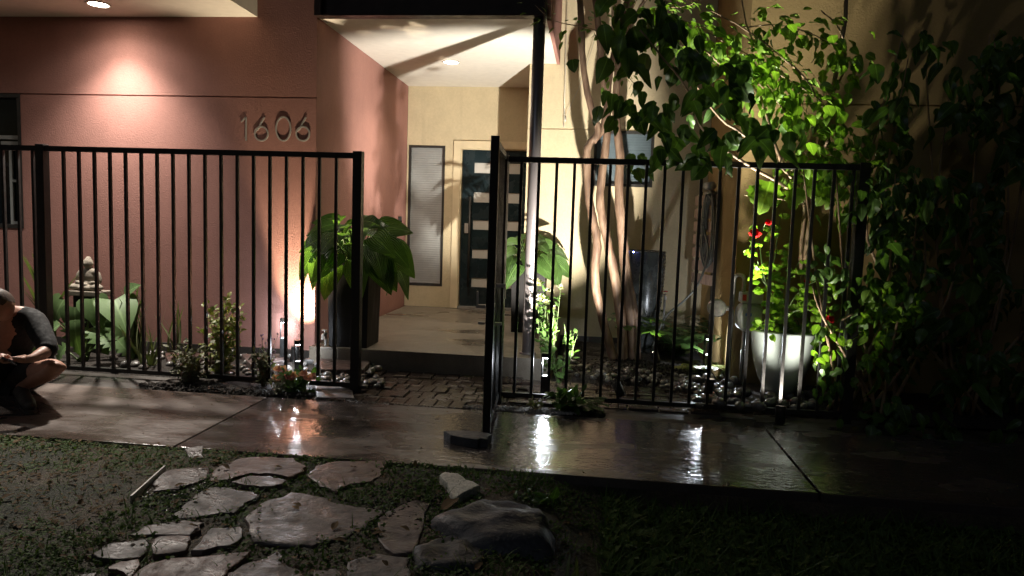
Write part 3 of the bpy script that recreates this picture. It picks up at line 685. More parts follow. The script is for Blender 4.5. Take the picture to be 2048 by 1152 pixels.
gravel(1.02, 5.62, .13, .18, 420, .03, .006, .013, 3, pale_stone, 'gravel'); gravel(.3, 6.5, .6, .45, 700, .03, .008, .02, 4, soil, 'mulch')
gravel(-2.7, 4.93, .7, .09, 500, .0, .006, .02, 5, soil, 'mulch')
# flat stepping stones set in the left bed
def prism(name, mat, pts, z0, z1, parent=None, jit=.0, seed=0, sub=3):
    """flat stone from a plan outline: rounded rim, slightly uneven top"""
    P = [Vector((p_[0], p_[1], 0)) for p_ in pts]; out = []
    for a, b_ in zip(P, P[1:]+P[:1]):
        for k in range(sub):
            q = a.lerp(b_, k/sub); q += Vector((noise.noise(q*23+Vector((seed, 0, 0))), noise.noise(q*23+Vector((0, seed, 5))), 0))*jit; out.append(q)
    c = sum(out, Vector())/len(out); n = len(out); vs = []
    rings = [(1., z0), (1.0, z1-.006), (.988, z1), (.9, z1), (.6, z1), (.3, z1)]
    for s, z in rings:
        for q in out:
            p_ = c.lerp(q, s); hz = (.008*noise.noise(p_*5+Vector((seed, 1, 0)))+.004*noise.noise(p_*16)) if z >= z1-.004 else 0
            vs.append((p_.x, p_.y, z+hz))
    vs.append((c.x, c.y, z1+.008*noise.noise(c*5+Vector((seed, 1, 0)))))
    fs = [(k*n+i, k*n+(i+1) % n, (k+1)*n+(i+1) % n, (k+1)*n+i) for k in range(len(rings)-1) for i in range(n)]
    fs += [((len(rings)-1)*n+i, (len(rings)-1)*n+(i+1) % n, len(vs)-1) for i in range(n)]
    mb = MB(); mb.add(vs, fs, True); mb.sm = [i >= 2*n for i in range(len(fs))]
    return mb.build(name, mat, parent)
def px_stone(name, mat, pp, z1, th=.05, parent=None, seed=0, jit=.02): return prism(name, mat, [onZ(a, b_, z1) for a, b_ in pp], z1-th, z1, parent, jit, seed)
sp = empty('stepping_stones', (-2.6, 5.7, .03), kind='structure')
px_stone('flagstone', flag_m, [(640, 712), (735, 712), (740, 722), (728, 738), (640, 738)], .065, .05, sp, 4); px_stone('flagstone', flag_m, [(480, 708), (560, 706), (575, 722), (500, 728)], .065, .05, sp, 5)
px_stone('flagstone', flag_m, [(330, 705), (420, 703), (430, 722), (335, 722)], .06, .05, sp, 6)
px_stone('flagstone', flag_m, [(630, 772), (700, 775), (712, 796), (632, 795)], .012, .04, sp, 7)
# ------------------------------------------------------------------ crape myrtle in front of the cream wall
RND = random.Random(21)
tree = empty('crape_myrtle', (.36, 6.95, .03), 'multi-stemmed crape myrtle with smooth tan trunks beside the porch column', 'tree')
def trunk(pts, r0, r1, name='trunk', par=tree, mat=bark, n=10):
    q = smooth([onY(a, b_, y) for a, b_, y in pts], 5); k = len(q)
    q = [p_+rv(.002) for p_ in q]
    return MB().tube(q, [x*RND.uniform(.93, 1.08) for x in taper(k, r0, r1)], n).build(name, mat, par)
trunk([(1228, 722, 6.85), (1206, 640, 6.85), (1190, 560, 6.85), (1194, 480, 6.86), (1182, 420, 6.87), (1173, 330, 6.88), (1178, 290, 6.88), (1196, 262, 6.88), (1178, 200, 6.86), (1166, 120, 6.82), (1160, 0, 6.75), (1150, -160, 6.7)], .046, .028)
trunk([(1186, 282, 6.89), (1206, 255, 6.92), (1215, 200, 6.95), (1222, 130, 6.98), (1245, 40, 7.0), (1275, -90, 7.0)], .036, .025, 'limb')
trunk([(1246, 724, 6.93), (1242, 640, 6.93), (1228, 545, 6.94), (1212, 470, 6.95), (1200, 400, 6.96), (1208, 320, 6.97), (1216, 240, 6.98), (1205, 120, 6.97), (1190, -10, 6.95), (1180, -160, 6.9)], .051, .028)
trunk([(1262, 722, 7.0), (1262, 640, 7.0), (1252, 560, 7.02), (1246, 480, 7.03), (1238, 390, 7.05), (1240, 310, 7.06), (1232, 220, 7.05), (1240, 110, 7.0), (1262, 0, 6.9), (1290, -150, 6.8)], .056, .030)
trunk([(1276, 720, 6.96), (1270, 620, 6.98), (1250, 500, 7.0)], .036, .018, 'limb')
trunk([(1236, 120, 7.0), (1250, 90, 6.7), (1272, 30, 6.4), (1330, -60, 6.0)], .022, .012, 'limb')
# crown: sprays of small leaves along twigs
def spray(par, pts, n, me_key, s0, s1, out=.10, droop=.4, mats=None, twig_r=.006, tw=True, wide=.8):
    q = smooth([onY(a, b_, y) for a, b_, y in pts], 4); res = []
    if tw: MB().tube(q, taper(len(q), twig_r, twig_r*.4), 5).build('branch', twig, par)
    for p_, d in along(q, n):
        off = rv(out); dd = (off.normalized()*wide+d*.5+Vector((0, 0, -droop))).normalized()
        res.append(lmat(p_+off*.6, dd, RND.uniform(s0, s1), up=Vector((RND.gauss(0, .5), -.4+RND.gauss(0, .5), 1)), roll=RND.uniform(-.5, .5)))
    return res
L_ = []
for pts, n in (([(1240, 90, 6.6), (1190, 60, 6.3), (1110, 42, 6.1), (1070, 10, 6.0)], 46), ([(1250, 60, 6.6), (1300, 20, 6.2), (1380, 10, 5.9), (1440, -30, 5.8)], 60), ([(1240, 20, 6.7), (1180, -30, 6.5), (1100, -70, 6.3)], 40),
               ([(1262, 80, 6.7), (1310, 70, 6.4), (1370, 95, 6.1)], 50), ([(1260, 30, 6.6), (1300, -40, 6.2), (1400, -90, 6.0)], 40), ([(1215, 150, 6.9), (1240, 140, 6.6), (1275, 175, 6.4)], 26)):
    L_ += spray(tree, pts, n, 'myr', .055, .085, .10, .35)
put_leaves(tree, LM['myr'], L_, 262)

# ------------------------------------------------------------------ broad-leaved shrub arching over the fence
shrub = empty('broadleaf_shrub', (1.72, 5.75, .05), 'broad-leaved shrub arching over the right fence, lit bright green from below', 'shrub')
def stem(pts, r0, r1, par=shrub, name='stem'):
    q = smooth([onY(a, b_, y) for a, b_, y in pts], 4); q = [p_+rv(.003) for p_ in q]
    return MB().tube(q, taper(len(q), r0, r1), 7).build(name, twig, par)
stem([(1600, 800, 5.8), (1612, 640, 5.78), (1610, 520, 5.75), (1622, 440, 5.7), (1630, 330, 5.65), (1660, 200, 5.6), (1690, 40, 5.6), (1700, -80, 5.6)], .024, .014)
stem([(1616, 640, 5.78), (1600, 520, 5.72), (1608, 400, 5.6), (1560, 330, 5.5), (1500, 280, 5.4), (1440, 235, 5.35), (1400, 180, 5.3), (1360, 130, 5.2)], .016, .006)
stem([(1622, 440, 5.7), (1598, 350, 5.6), (1560, 320, 5.55), (1520, 190, 5.6), (1470, 150, 5.6), (1420, 110, 5.6), (1370, 60, 5.6), (1330, 0, 5.6)], .016, .006)
stem([(1608, 400, 5.6), (1540, 355, 5.3), (1450, 300, 5.0), (1400, 250, 4.8), (1380, 190, 4.7), (1330, 120, 4.6), (1280, 60, 4.6)], .013, .005)
stem([(1560, 330, 5.5), (1590, 230, 5.6), (1560, 150, 5.7), (1500, 70, 5.75), (1480, -30, 5.8)], .010, .005)
stem([(1630, 330, 5.65), (1660, 260, 5.5), (1620, 170, 5.4), (1560, 110, 5.4), (1490, 60, 5.45), (1420, 20, 5.5)], .010, .004)
stem([(1660, 200, 5.6), (1690, 130, 5.5), (1680, 60, 5.45), (1640, 20, 5.4)], .009, .004)
L_ = []
for pts, n in (([(1300, 20, 5.6), (1390, 50, 5.6), (1450, 85, 5.6), (1530, 130, 5.6), (1580, 190, 5.55), (1620, 230, 5.5)], 170), ([(1480, 110, 5.6), (1560, 150, 5.5), (1640, 200, 5.4), (1690, 250, 5.35), (1740, 300, 5.3)], 142),
               ([(1490, 55, 5.5), (1560, 50, 5.45), (1640, 75, 5.4), (1690, 110, 5.4), (1715, 160, 5.35)], 112), ([(1500, 150, 5.6), (1560, 210, 5.55), (1600, 270, 5.5), (1680, 320, 5.4), (1740, 350, 5.3)], 119),
               ([(1380, 60, 5.7), (1440, 140, 5.65), (1500, 180, 5.6)], 68), ([(1600, 300, 5.6), (1650, 330, 5.5), (1700, 380, 5.4), (1720, 440, 5.35)], 102), ([(1560, 370, 5.6), (1620, 350, 5.55), (1690, 400, 5.45)], 61)):
    L_ += spray(shrub, pts, n, 'lit', .055, .115, .12, .55, twig_r=.005)
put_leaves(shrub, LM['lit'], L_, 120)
# hanging large heart-shaped leaves in front, mostly unlit from the street side
L_ = []
def cluster(px, py, sx, sy, n, y0, y1, s0=.085, s1=.19):
    for k in range(n):
        b_ = onY(px+RND.uniform(-sx, sx), py+RND.uniform(-sy, sy), RND.uniform(y0, y1))
        d = Vector((RND.gauss(0, .6), RND.gauss(-.1, .4), -.8)); L_.append(lmat(b_, d, RND.uniform(s0, s1), up=Vector((RND.gauss(0, .35), -1, .35)), roll=RND.uniform(-.4, .4), wscale=RND.uniform(.75, 1.15)))
for c in ((1270, 30, 70, 40, 24, 4.5, 5), (1340, 80, 60, 50, 17, 4.5, 5), (1235, 110, 40, 50, 11, 4.6, 5), (1410, 170, 70, 40, 20, 4.5, 5), (1380, 110, 40, 40, 9, 4.5, 5), (1300, 190, 50, 50, 13, 4.6, 5), (1225, 215, 40, 35, 9, 4.7, 5.1), (1460, 200, 40, 30, 9, 4.6, 5),
          (1380, 280, 60, 25, 15, 4.6, 5), (1430, 300, 40, 30, 11, 4.6, 5), (1500, 255, 50, 25, 9, 4.7, 5.1), (1560, 270, 50, 30, 11, 4.7, 5.2), (1460, 130, 40, 20, 9, 4.7, 5.1), (1290, 230, 40, 20, 7, 4.7, 5)): cluster(*c)
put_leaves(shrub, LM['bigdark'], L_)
L_ = []
cluster(1330, 225, 50, 10, 6, 5.6, 5.9, .10, .14); cluster(1300, 325, 40, 18, 6, 5.5, 5.8, .10, .14); cluster(1450, 215, 50, 20, 6, 5.6, 5.9, .10, .14); cluster(1140, 120, 6, 4, 1, 5.8, 5.9, .13, .14); cluster(1590, 250, 60, 30, 8, 5.5, 5.8, .10, .15)
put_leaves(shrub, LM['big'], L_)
for px, py, s in ((1540, 365, .24), (1590, 375, .17), (1510, 372, .13)):
    linkmesh('leaf', LM['lobed'], None, shrub, lmat(onY(px, py, 5.45), (RND.gauss(0, .15), -.3, -1), s, up=(0, -1, .6)))
MB().tube([onY(1490, 390, 5.5), onY(1560, 398, 5.5), onY(1612, 410, 5.6)], .005, 5).build('branch', twig, shrub)

# ------------------------------------------------------------------ vines over the far right fence, dark hedge behind them
def vine(label, region, n, y0, y1, s0, s1, base, name='fence_vine', key='big', stems=7, seed=3, limit=230):
    global RND; RND = random.Random(seed); v = empty(name, base, label, 'vine' if 'vine' in name else 'hedge')
    x0, x1, yy0, yy1 = region; ms = []
    for k in range(stems):
        px = x0+(x1-x0)*(k+.5)/stems; pts = [Vector(base)+Vector((RND.uniform(-.3, .3), RND.uniform(-.1, .1), 0)), onY(px+RND.uniform(-40, 40), (yy0+yy1)/2, (y0+y1)/2), onY(px+RND.uniform(-60, 60), yy0+RND.uniform(0, 90), (y0+y1)/2)]
        q = smooth(pts, 5); MB().tube(q, taper(len(q), .014, .004), 6).build('stem', twig, v)
    k = 0
    while k < n:
        px, py = RND.uniform(x0, x1), RND.uniform(yy0, yy1)
        if noise.noise(Vector((px*.011, py*.011, seed))) < -.12+RND.uniform(-.15, .15): continue
        if px < x0+90 and py < yy0+RND.uniform(0, 260) : continue
        p_ = onY(px, py, RND.uniform(y0, y1)); k += 1
        ms.append(lmat(p_, (RND.gauss(0, .5), RND.gauss(-.2, .4), RND.gauss(-.7, .4)), RND.uniform(s0, s1), up=(RND.gauss(0, .4), -1, .8), roll=RND.uniform(-.5, .5), wscale=RND.uniform(.7, 1)))
    put_leaves(v, LM[key], ms, limit); return v
vine('leafy vine climbing the last lit fence post right of the roses', (1630, 1880, 330, 860), 330, 4.95, 5.5, .05, .12, (2.0, 5.3, .03), key='big', seed=4, limit=290)
vine('low leafy vine sprawling beside the roses at the foot of the fence', (1630, 1860, 570, 720), 150, 4.9, 5.3, .05, .11, (1.95, 5.2, .03), key='lit', stems=5, seed=6)
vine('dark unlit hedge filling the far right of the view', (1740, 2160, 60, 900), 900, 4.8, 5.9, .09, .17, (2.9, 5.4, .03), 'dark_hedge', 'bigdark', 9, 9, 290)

# ------------------------------------------------------------------ roses in the white pot
RND = random.Random(8)
pc = Vector((1.50, 5.66, .045)); pot = empty('white_pot', pc, 'large glossy white rounded pot behind the right fence, planted with roses', 'pot')
MB().lathe([(.0001, .0), (.06, .0), (.085, .012), (.125, .06), (.168, .14), (.203, .24), (.225, .35), (.236, .45), (.240, .50), (.243, .515), (.232, .522), (.220, .515), (.215, .47)], 40, pc).build('pot_body', glaze, pot)
MB().lathe([(.0001, .462), (.1, .468), (.2155, .46)], 24, pc).build('soil', soil, pot)
rose = empty('rose_bush', pc+Vector((0, 0, .46)), 'rose bush with red blooms growing in the white pot', 'rose bush')
L_ = []; base = pc+Vector((0, 0, .455))
canes = [[(1530, 560), (1520, 480), (1535, 440)], [(1540, 580), (1550, 510), (1560, 440)], [(1560, 600), (1580, 560), (1600, 520)], [(1545, 590), (1525, 560), (1515, 520)], [(1575, 630), (1620, 620), (1655, 640)], [(1555, 640), (1540, 650), (1520, 660)], [(1590, 640), (1600, 655), (1610, 675)], [(1585, 600), (1640, 560), (1680, 600)]]
for c in canes:
    q = smooth([base+rv(.02)*.5]+[onY(a, b_, 5.6-.12*RND.random()) for a, b_ in c], 5); MB().tube(q, taper(len(q), .006, .003), 6).build('cane', greenstem, rose)
    for p_, d in along(q[3:], 21):
        off = Vector((RND.gauss(0, 1), RND.gauss(-.3, .8), RND.gauss(0, .6))).normalized(); pe_ = p_+off*RND.uniform(.03, .08)
        for s_ in (-1, 0, 1):
            dd = (off+Vector((0, 0, -.3))+off.cross(Vector((0, 0, 1)))*s_*1.1).normalized(); L_.append(lmat(pe_+dd*.006, dd, RND.uniform(.042, .070), up=(RND.gauss(0, .4), -1, .5), roll=RND.uniform(-.4, .4)))
put_leaves(rose, LM['rose'], L_, 290)
def bloom(par, p_, s, key='pred', n=11, cup=1.):
    for k in range(n):
        a = k*2.4; el = .2+1.1*(1-k/n)*cup; ax = Vector((0, -.75, .66)); ux = Vector((1, 0, 0)); uy = ax.cross(ux); rd = ux*math.cos(a)+uy*math.sin(a); d = rd*math.cos(el)+ax*math.sin(el)
        linkmesh('petal', LM[key], None, par, lmat(p_, d, s*(.7+.4*k/n), up=ax*1.2-rd, wscale=1.25))
bloom(rose, onY(1507, 472, 5.42), .060, n=14); bloom(rose, onY(1535, 449, 5.42), .042, n=9); bloom(rose, onY(1658, 643, 5.42), .05, n=12); bloom(rose, onY(1612, 567, 5.65), .04, n=9)

# ------------------------------------------------------------------ tall ribbed urn, gas meter, hose, taps
uc = Vector((.52, 7.45, .03)); urn = empty('tall_urn', uc, 'tall dark ribbed urn behind the tree trunks', 'urn')
prof = [(.0001, 0), (.15, 0), (.16, .01)]
for k in range(60):
    t_ = k/59; r_ = .15+.085*math.sin(t_*1.75)+(.004 if k % 2 else -.002); prof.append((r_, .02+t_*1.02))
prof += [(.235, 1.05), (.225, 1.055), (.21, 1.04), (.2, .9)]
urn_m = simple('urn_glaze', (.045, .05, .05), .25, var=.3, sc=9, bmp=0)
MB().lathe(prof, 32, uc).build('urn_body', urn_m, urn); MB().lathe([(.0001, .9), (.2, .9)], 20, uc).build('soil', soil, urn)
lp = onY(1267, 504, 7.19)
MB().tube([lp+Vector((0, .03, -.02)), lp], .008, 8).build('bracket', black, urn); MB().lathe([(.0001, .008), (.006, .005), (.008, 0), (.006, -.005), (.0001, -.008)], 10, lp+Vector((0, -.006, 0))).build('led', led_blue, urn)
mc = onY(1505, 640, 5.93); gm = empty('gas_meter', (mc.x, 6.0, .1), 'grey gas meter with curved pipe, mounted beside the mustard wall', 'gas meter')
x, z = mc.x-.02, mc.z+.11
MB().box(x-.085, x+.085, 5.88, 6.02, z+.03, z+.115).build('meter_head', meterm, gm, .012)
bo = []
for k in range(24):
    a = 2*math.pi*k/24; bo.append((x+.105*math.copysign(abs(math.cos(a))**.7, math.cos(a)), z-.09+.12*math.copysign(abs(math.sin(a))**.75, math.sin(a))))
mb = MB(); n = len(bo)
mb.add([(a, 5.90, b_) for a, b_ in bo]+[(a, 6.03, b_) for a, b_ in bo]+[(x+(a-x)*.8, 5.875, z-.09+(b_-z+.09)*.8) for a, b_ in bo], [tuple(range(2*n, 3*n))[::-1]]+[(i, n+i, n+(i+1) % n, (i+1) % n) for i in range(n)]+[(2*n+i, i, (i+1) % n, 2*n+(i+1) % n) for i in range(n)]+[tuple(range(n, 2*n))]).build('meter_body', meterm, gm)
blue = simple('blue_print', (.06, .10, .45), .5); redp = simple('red_print', (.5, .04, .03), .5)
box('meter_label', blue, gm, x-.05, x+.0, 5.873, 5.8749, z-.075, z-.05); box('meter_tag', redp, gm, x-.08, x-.05, 5.877, 5.8795, z+.05, z+.10)
MB().tube(smooth([(x-.06, 5.95, z+.11), (x-.06, 5.95, z+.20), (x-.065, 5.97, z+.24), (x-.10, 6.0, z+.25), (x-.125, 6.03, z+.22), (x-.125, 6.05, z+.12), (x-.125, 6.05, z-.06), (x-.125, 6.05, .0)], 5), .017, 10).build('pipe', galv, gm)
rc = Vector((x-.26, 6.0, z-.03)); MB().tube([rc+Vector((0, -.05, 0)), rc+Vector((0, -.045, 0)), rc+Vector((0, .02, 0)), rc+Vector((0, .05, 0))], [.06, .075, .075, .03], 20).build('regulator', galv, gm)
MB().tube([rc+Vector((.05, 0, 0)), rc+Vector((.14, .03, 0))], .02, 10).build('pipe', galv, gm); MB().tube([rc+Vector((-.02, .02, -.06)), (rc.x-.02, 6.02, 0)], .012, 8).build('pipe', galv, gm)
MB().tube([(x-.03, 5.99, z-.19), (x-.03, 5.99, .0)], .014, 8).build('pipe', galv, gm)
# hose on its slatted wooden rack, on the side of the mustard block
hx = 1.2; hr = empty('hose_rack', (1.1, 7.2, .8), 'slatted timber hose rack standing out from the mustard side wall', 'hose rack')
wood = simple('weathered_wood', (.34, .23, .17), .7, var=.3, sc=(30, 30, 8))
rA, rB = Vector((1.165, 6.98, 0)), Vector((1.03, 7.45, 0)); rL = (rB-rA).length; rM = Matrix.Translation(rA) @ Matrix.Rotation(math.atan2(rB.y-rA.y, rB.x-rA.x), 4, 'Z')
for k in range(7): z = .78+k*.13; MB().box(0, rL, -.012, .012, z, z+.10, M=rM).build('slat', wood, hr, .004)
for q in (.05, rL-.05): MB().box(q-.02, q+.02, -.035, -.0125, .02, 1.70, M=rM).build('batten', frame_dk, hr)
MB().box(.02, .12, .012, .09, 1.66, 1.675, M=rM).build('hook', galv, hr); MB().tube([rM @ Vector((.03, .05, 1.74)), rM @ Vector((.16, .05, 1.74))], .04, 14).build('tap', galv, hr); MB().tube([rM @ Vector((.09, -.02, 1.66)), rM @ Vector((.09, .05, 1.74))], .012, 8).build('tap_neck', galv, hr)
hose_m = simple('garden_hose', (.10, .10, .085), .35, var=.2)
hs = []
for k in range(6*28+1):
    a = 2*math.pi*k/28; rr_ = .085+.012*(k//28)+.008*math.sin(a*3.1); hs.append(rM @ Vector((.07+rr_*math.cos(a), .028+.013*(k//28 % 3)+.004*math.sin(a), 1.32+(.30+.014*(k//28))*math.sin(a))))
hose = empty('garden_hose', (1.1, 7.0, 1.0), 'dark garden hose coiled on the timber rack', 'hose')
MB().tube(hs, .011, 7).build('coil', hose_m, hose)
MB().tube(smooth([hs[-1], (1.10, 6.95, 1.1), (1.02, 6.93, .8), (.9, 7.0, .62), (.75, 7.1, .45), (.66, 7.15, .2), (.64, 7.2, .06)], 6), .011, 7).build('loose_end', hose_m, hose)
def tap(px, py, Y, label, red_knob=True):
    p_ = onY(px, py, Y); r = empty('garden_tap', (p_.x, p_.y, .03), label, 'tap')
    MB().tube([(p_.x, p_.y, 0.0), p_], .012, 8).build('riser', galv, r); MB().tube([p_+Vector((0, .02, 0)), p_+Vector((0, -.06, 0)), p_+Vector((0, -.075, -.04))], [.016, .014, .012], 8).build('spout', steel, r)
    MB().tube([p_+Vector((0, -.02, .012)), p_+Vector((0, -.02, .035))], .005, 6).build('valve_stem', steel, r)
    MB().lathe([(.008, 0), (.026, .002), (.028, .007), (.022, .011), (.006, .010)], 14, p_+Vector((0, -.02, .033))).build('handle', redp if red_knob else galv, r)
tap(1330, 590, 7.5, 'garden tap on a riser with a red handle, left of the fern'); tap(651, 668, 6.04, 'galvanised tap on a riser beside the left planter', False)

# ------------------------------------------------------------------ ferns and low plants
def fern(px, py, Y, label, n=16, L=.4, key='fern', seed=1, z=.03, s=.05, name='fern'):
    global RND; RND = random.Random(seed); b_ = onY(px, py, Y); b_.z = z; r = empty(name, b_, label, 'fern' if name == 'fern' else 'plant'); ms = []
    for k in range(n):
        a = k*2.4; e = RND.uniform(.85, 1.35); l = L*RND.uniform(.7, 1.1); pts = []
        for i in range(9):
            t_ = i/8; pts.append(b_+Vector((math.cos(a)*math.cos(e), math.sin(a)*math.cos(e), math.sin(e)))*l*t_+Vector((math.cos(a), math.sin(a), -1.1))*l*.45*t_*t_)
        MB().tube(pts, taper(9, .003, .001), 4).build('frond_stem', greenstem, r)
        for p_, d in along(pts, 16):
            for s_ in (-1, 1): side = d.cross(Vector((0, 0, 1))).normalized()*s_; ms.append(lmat(p_, side+d*.5+Vector((0, 0, -.2)), s*RND.uniform(.6, 1.1)))
    join_leaves(r, LM[key], ms, 'fronds'); return r
fern(1352, 725, 7.25, 'dark green fern at the foot of the hose rack', 26, .85, seed=2, s=.13)
fern(1160, 815, 5.0, 'low fern clump growing out of the kerb in front of the fence', 18, .20, seed=3, z=.0, s=.045)
fern(1405, 735, 6.35, 'yellow-green fern lit by the path light next to the rocks', 12, .25, 'var', 5, .03, .06)
def bush(name, label, px, py, Y, z, h, r_, n, key, s0, s1, seed, stems=8, cat='plant', flowers=None, limit=0, dens=.6, upb=.6):
    global RND; RND = random.Random(seed); b_ = onY(px, py, Y); b_.z = z; o = empty(name, b_, label, cat); ms = []; tips = []
    for k in range(stems):
        a = RND.uniform(0, 6.28); e = RND.uniform(0, 1)**.5*r_; tip = b_+Vector((math.cos(a)*e, math.sin(a)*e*.6, h*RND.uniform(.65, 1.05)))
        q = smooth([b_+Vector((math.cos(a), math.sin(a), 0))*r_*.1, b_.lerp(tip, .5)+rv(.02), tip], 4); MB().tube(q, taper(len(q), .004, .0015), 4).build('stem', twig if key in ('var', 'grey') else greenstem, o); tips.append(tip)
        for p_, d in along(q[1:], n//stems):
            off = rv(1).normalized(); ms.append(lmat(p_+off*r_*.12*dens, off+d*upb+Vector((0, 0, -.1)), RND.uniform(s0, s1), up=(RND.gauss(0, .3), -.5, 1), roll=RND.uniform(-.5, .5)))
    if limit: put_leaves(o, LM[key], ms, limit)
    else: join_leaves(o, LM[key], ms)
    if flowers:
        fk, fn, fs = flowers
        for k in range(fn): bloom(o, RND.choice(tips)+rv(.015), fs, fk, 6, .5)
    return o, tips
sh, tp = bush('variegated_shrub', 'small variegated shrub tied to white stakes behind the left fence', 440, 760, 5.32, .0, .62, .19, 560, 'var', .03, .058, 2, 17)
for dx in (.03, .30): MB().tube([(sh.location.x+dx, 5.30, .0), (sh.location.x+dx, 5.30, .27)], .008, 8).build('stake', frame_lt, sh)
bush('grey_leaved_plant', 'grey-green bushy plant at the fence foot left of the variegated shrub', 378, 775, 5.08, .0, .32, .20, 330, 'grey', .03, .06, 4, 16)
bush('salvia', 'purple-tipped salvia with thin greyish leaves in front of the path lights', 527, 772, 5.15, .0, .28, .10, 240, 'grey', .03, .055, 5, 12)
o, tp = bush('purple_sage', 'spiky purple flower stems rising behind the salvia', 534, 760, 5.24, .0, .40, .11, 150, 'ppurple', .016, .03, 6, 9)
bush('begonia', 'pink-flowered begonia clump at the sidewalk joint', 592, 790, 4.98, .0, .16, .14, 120, 'fern', .05, .08, 7, 12, flowers=('ppink', 11, .045), limit=120)
bush('dusty_miller', 'pale curly silver-leaved plant left of the pink flowers', 556, 792, 4.93, .0, .12, .09, 130, 'grey', .02, .04, 8, 10)
bush('small_bulb_plant', 'tiny grassy tuft on the gravel by the porch path light', 1072, 812, 4.93, .0, .09, .05, 40, 'grey', .03, .05, 9, 8, upb=1.5)
bush('ground_fern', 'leafy low plant under the fence beside the gravel', 1135, 822, 4.95, .0, .15, .14, 130, 'fern', .05, .09, 10, 12, limit=130)
o, tp = bush('jasmine', 'white-flowered jasmine climbing beside the porch column', 1090, 760, 6.0, .03, .78, .13, 150, 'jas', .04, .07, 11, 8, flowers=('pwhite', 16, .032), limit=150)
bush('porch_corner_plant', 'leafy green plant beside the porch corner, right of the jasmine', 1120, 740, 5.9, .0, .52, .20, 90, 'jas', .05, .09, 15, 9, limit=90)
# strappy and broad-leaved plants of the left bed
def tuft(name, label, px, Y, z, n, L, seed, spread=.5, key='strap', wsc=1.):
    global RND; RND = random.Random(seed); b_ = onY(px, 700, Y); b_.z = z; o = empty(name, b_, label, 'plant')
    for k in range(n):
        a = RND.uniform(0, 6.28); d = Vector((math.cos(a)*spread*RND.random(), math.sin(a)*spread*.6*RND.random(), 1)); linkmesh('leaf', LM[key], None, o, lmat(b_+Vector((math.cos(a), math.sin(a), 0))*.05*RND.random(), d, L*RND.uniform(.6, 1.05), up=(math.cos(a), math.sin(a), .2), wscale=wsc))
tuft('iris_tuft', 'tall thin strap-leaved clump right of the elephant ears', 268, 5.75, .01, 16, .62, 3, .6); tuft('iris_tuft', 'pale strap leaves standing left of the stone statue', 100, 5.85, .01, 12, .85, 4, .35)
tuft('grass_tuft', 'low arching grass tuft under the elephant ears', 300, 5.5, .01, 18, .38, 6, 1.2); tuft('grass_tuft', 'sparse arching grass between the pebbles and the red wall', 345, 5.95, .01, 10, .55, 7, 1.1)
def bigleaf(name, label, px, Y, z, spec, key, seed):
    global RND; RND = random.Random(seed); b_ = onY(px, 720, Y); b_.z = z; o = empty(name, b_, label, 'plant')
    for lx, ly, s, dx, dz in spec:
        p_ = onY(lx, ly, Y+RND.uniform(-.15, .12)); q = smooth([b_+rv(.02), b_.lerp(p_, .6)+Vector((0, 0, .05)), p_], 4); MB().tube(q, taper(len(q), .010, .005), 6).build('stalk', greenstem, o)
        linkmesh('leaf', LM[key], None, o, lmat(p_, (dx, -.25, dz), s, up=(RND.gauss(0, .2), -.75, .8), roll=RND.uniform(-.25, .25)))
bigleaf('elephant_ear', 'elephant ear plant with broad pale leaves in front of the stone statue', 170, 5.75, .01, [(185, 598, .26, .35, -.7), (228, 600, .34, .35, -.25), (128, 600, .25, -.4, -.7), (250, 592, .2, .4, .4), (150, 615, .26, .1, -.9), (232, 640, .22, .5, -.6), (105, 632, .24, -.5, -.5), (205, 625, .22, .2, -.8)], 'ear', 3)
bigleaf('split_leaf_plant', 'split-leaf plant with deeply cut leaves low in the left bed', 165, 5.55, .01, [(150, 640, .28, .15, -.8), (185, 655, .26, .6, -.5), (120, 650, .26, -.6, -.4), (160, 670, .22, -.1, -.9), (205, 672, .22, .8, -.3), (135, 690, .2, -.5, -.6), (235, 680, .2, .7, -.5), (90, 690, .24, -.3, -.6)], 'split', 4)
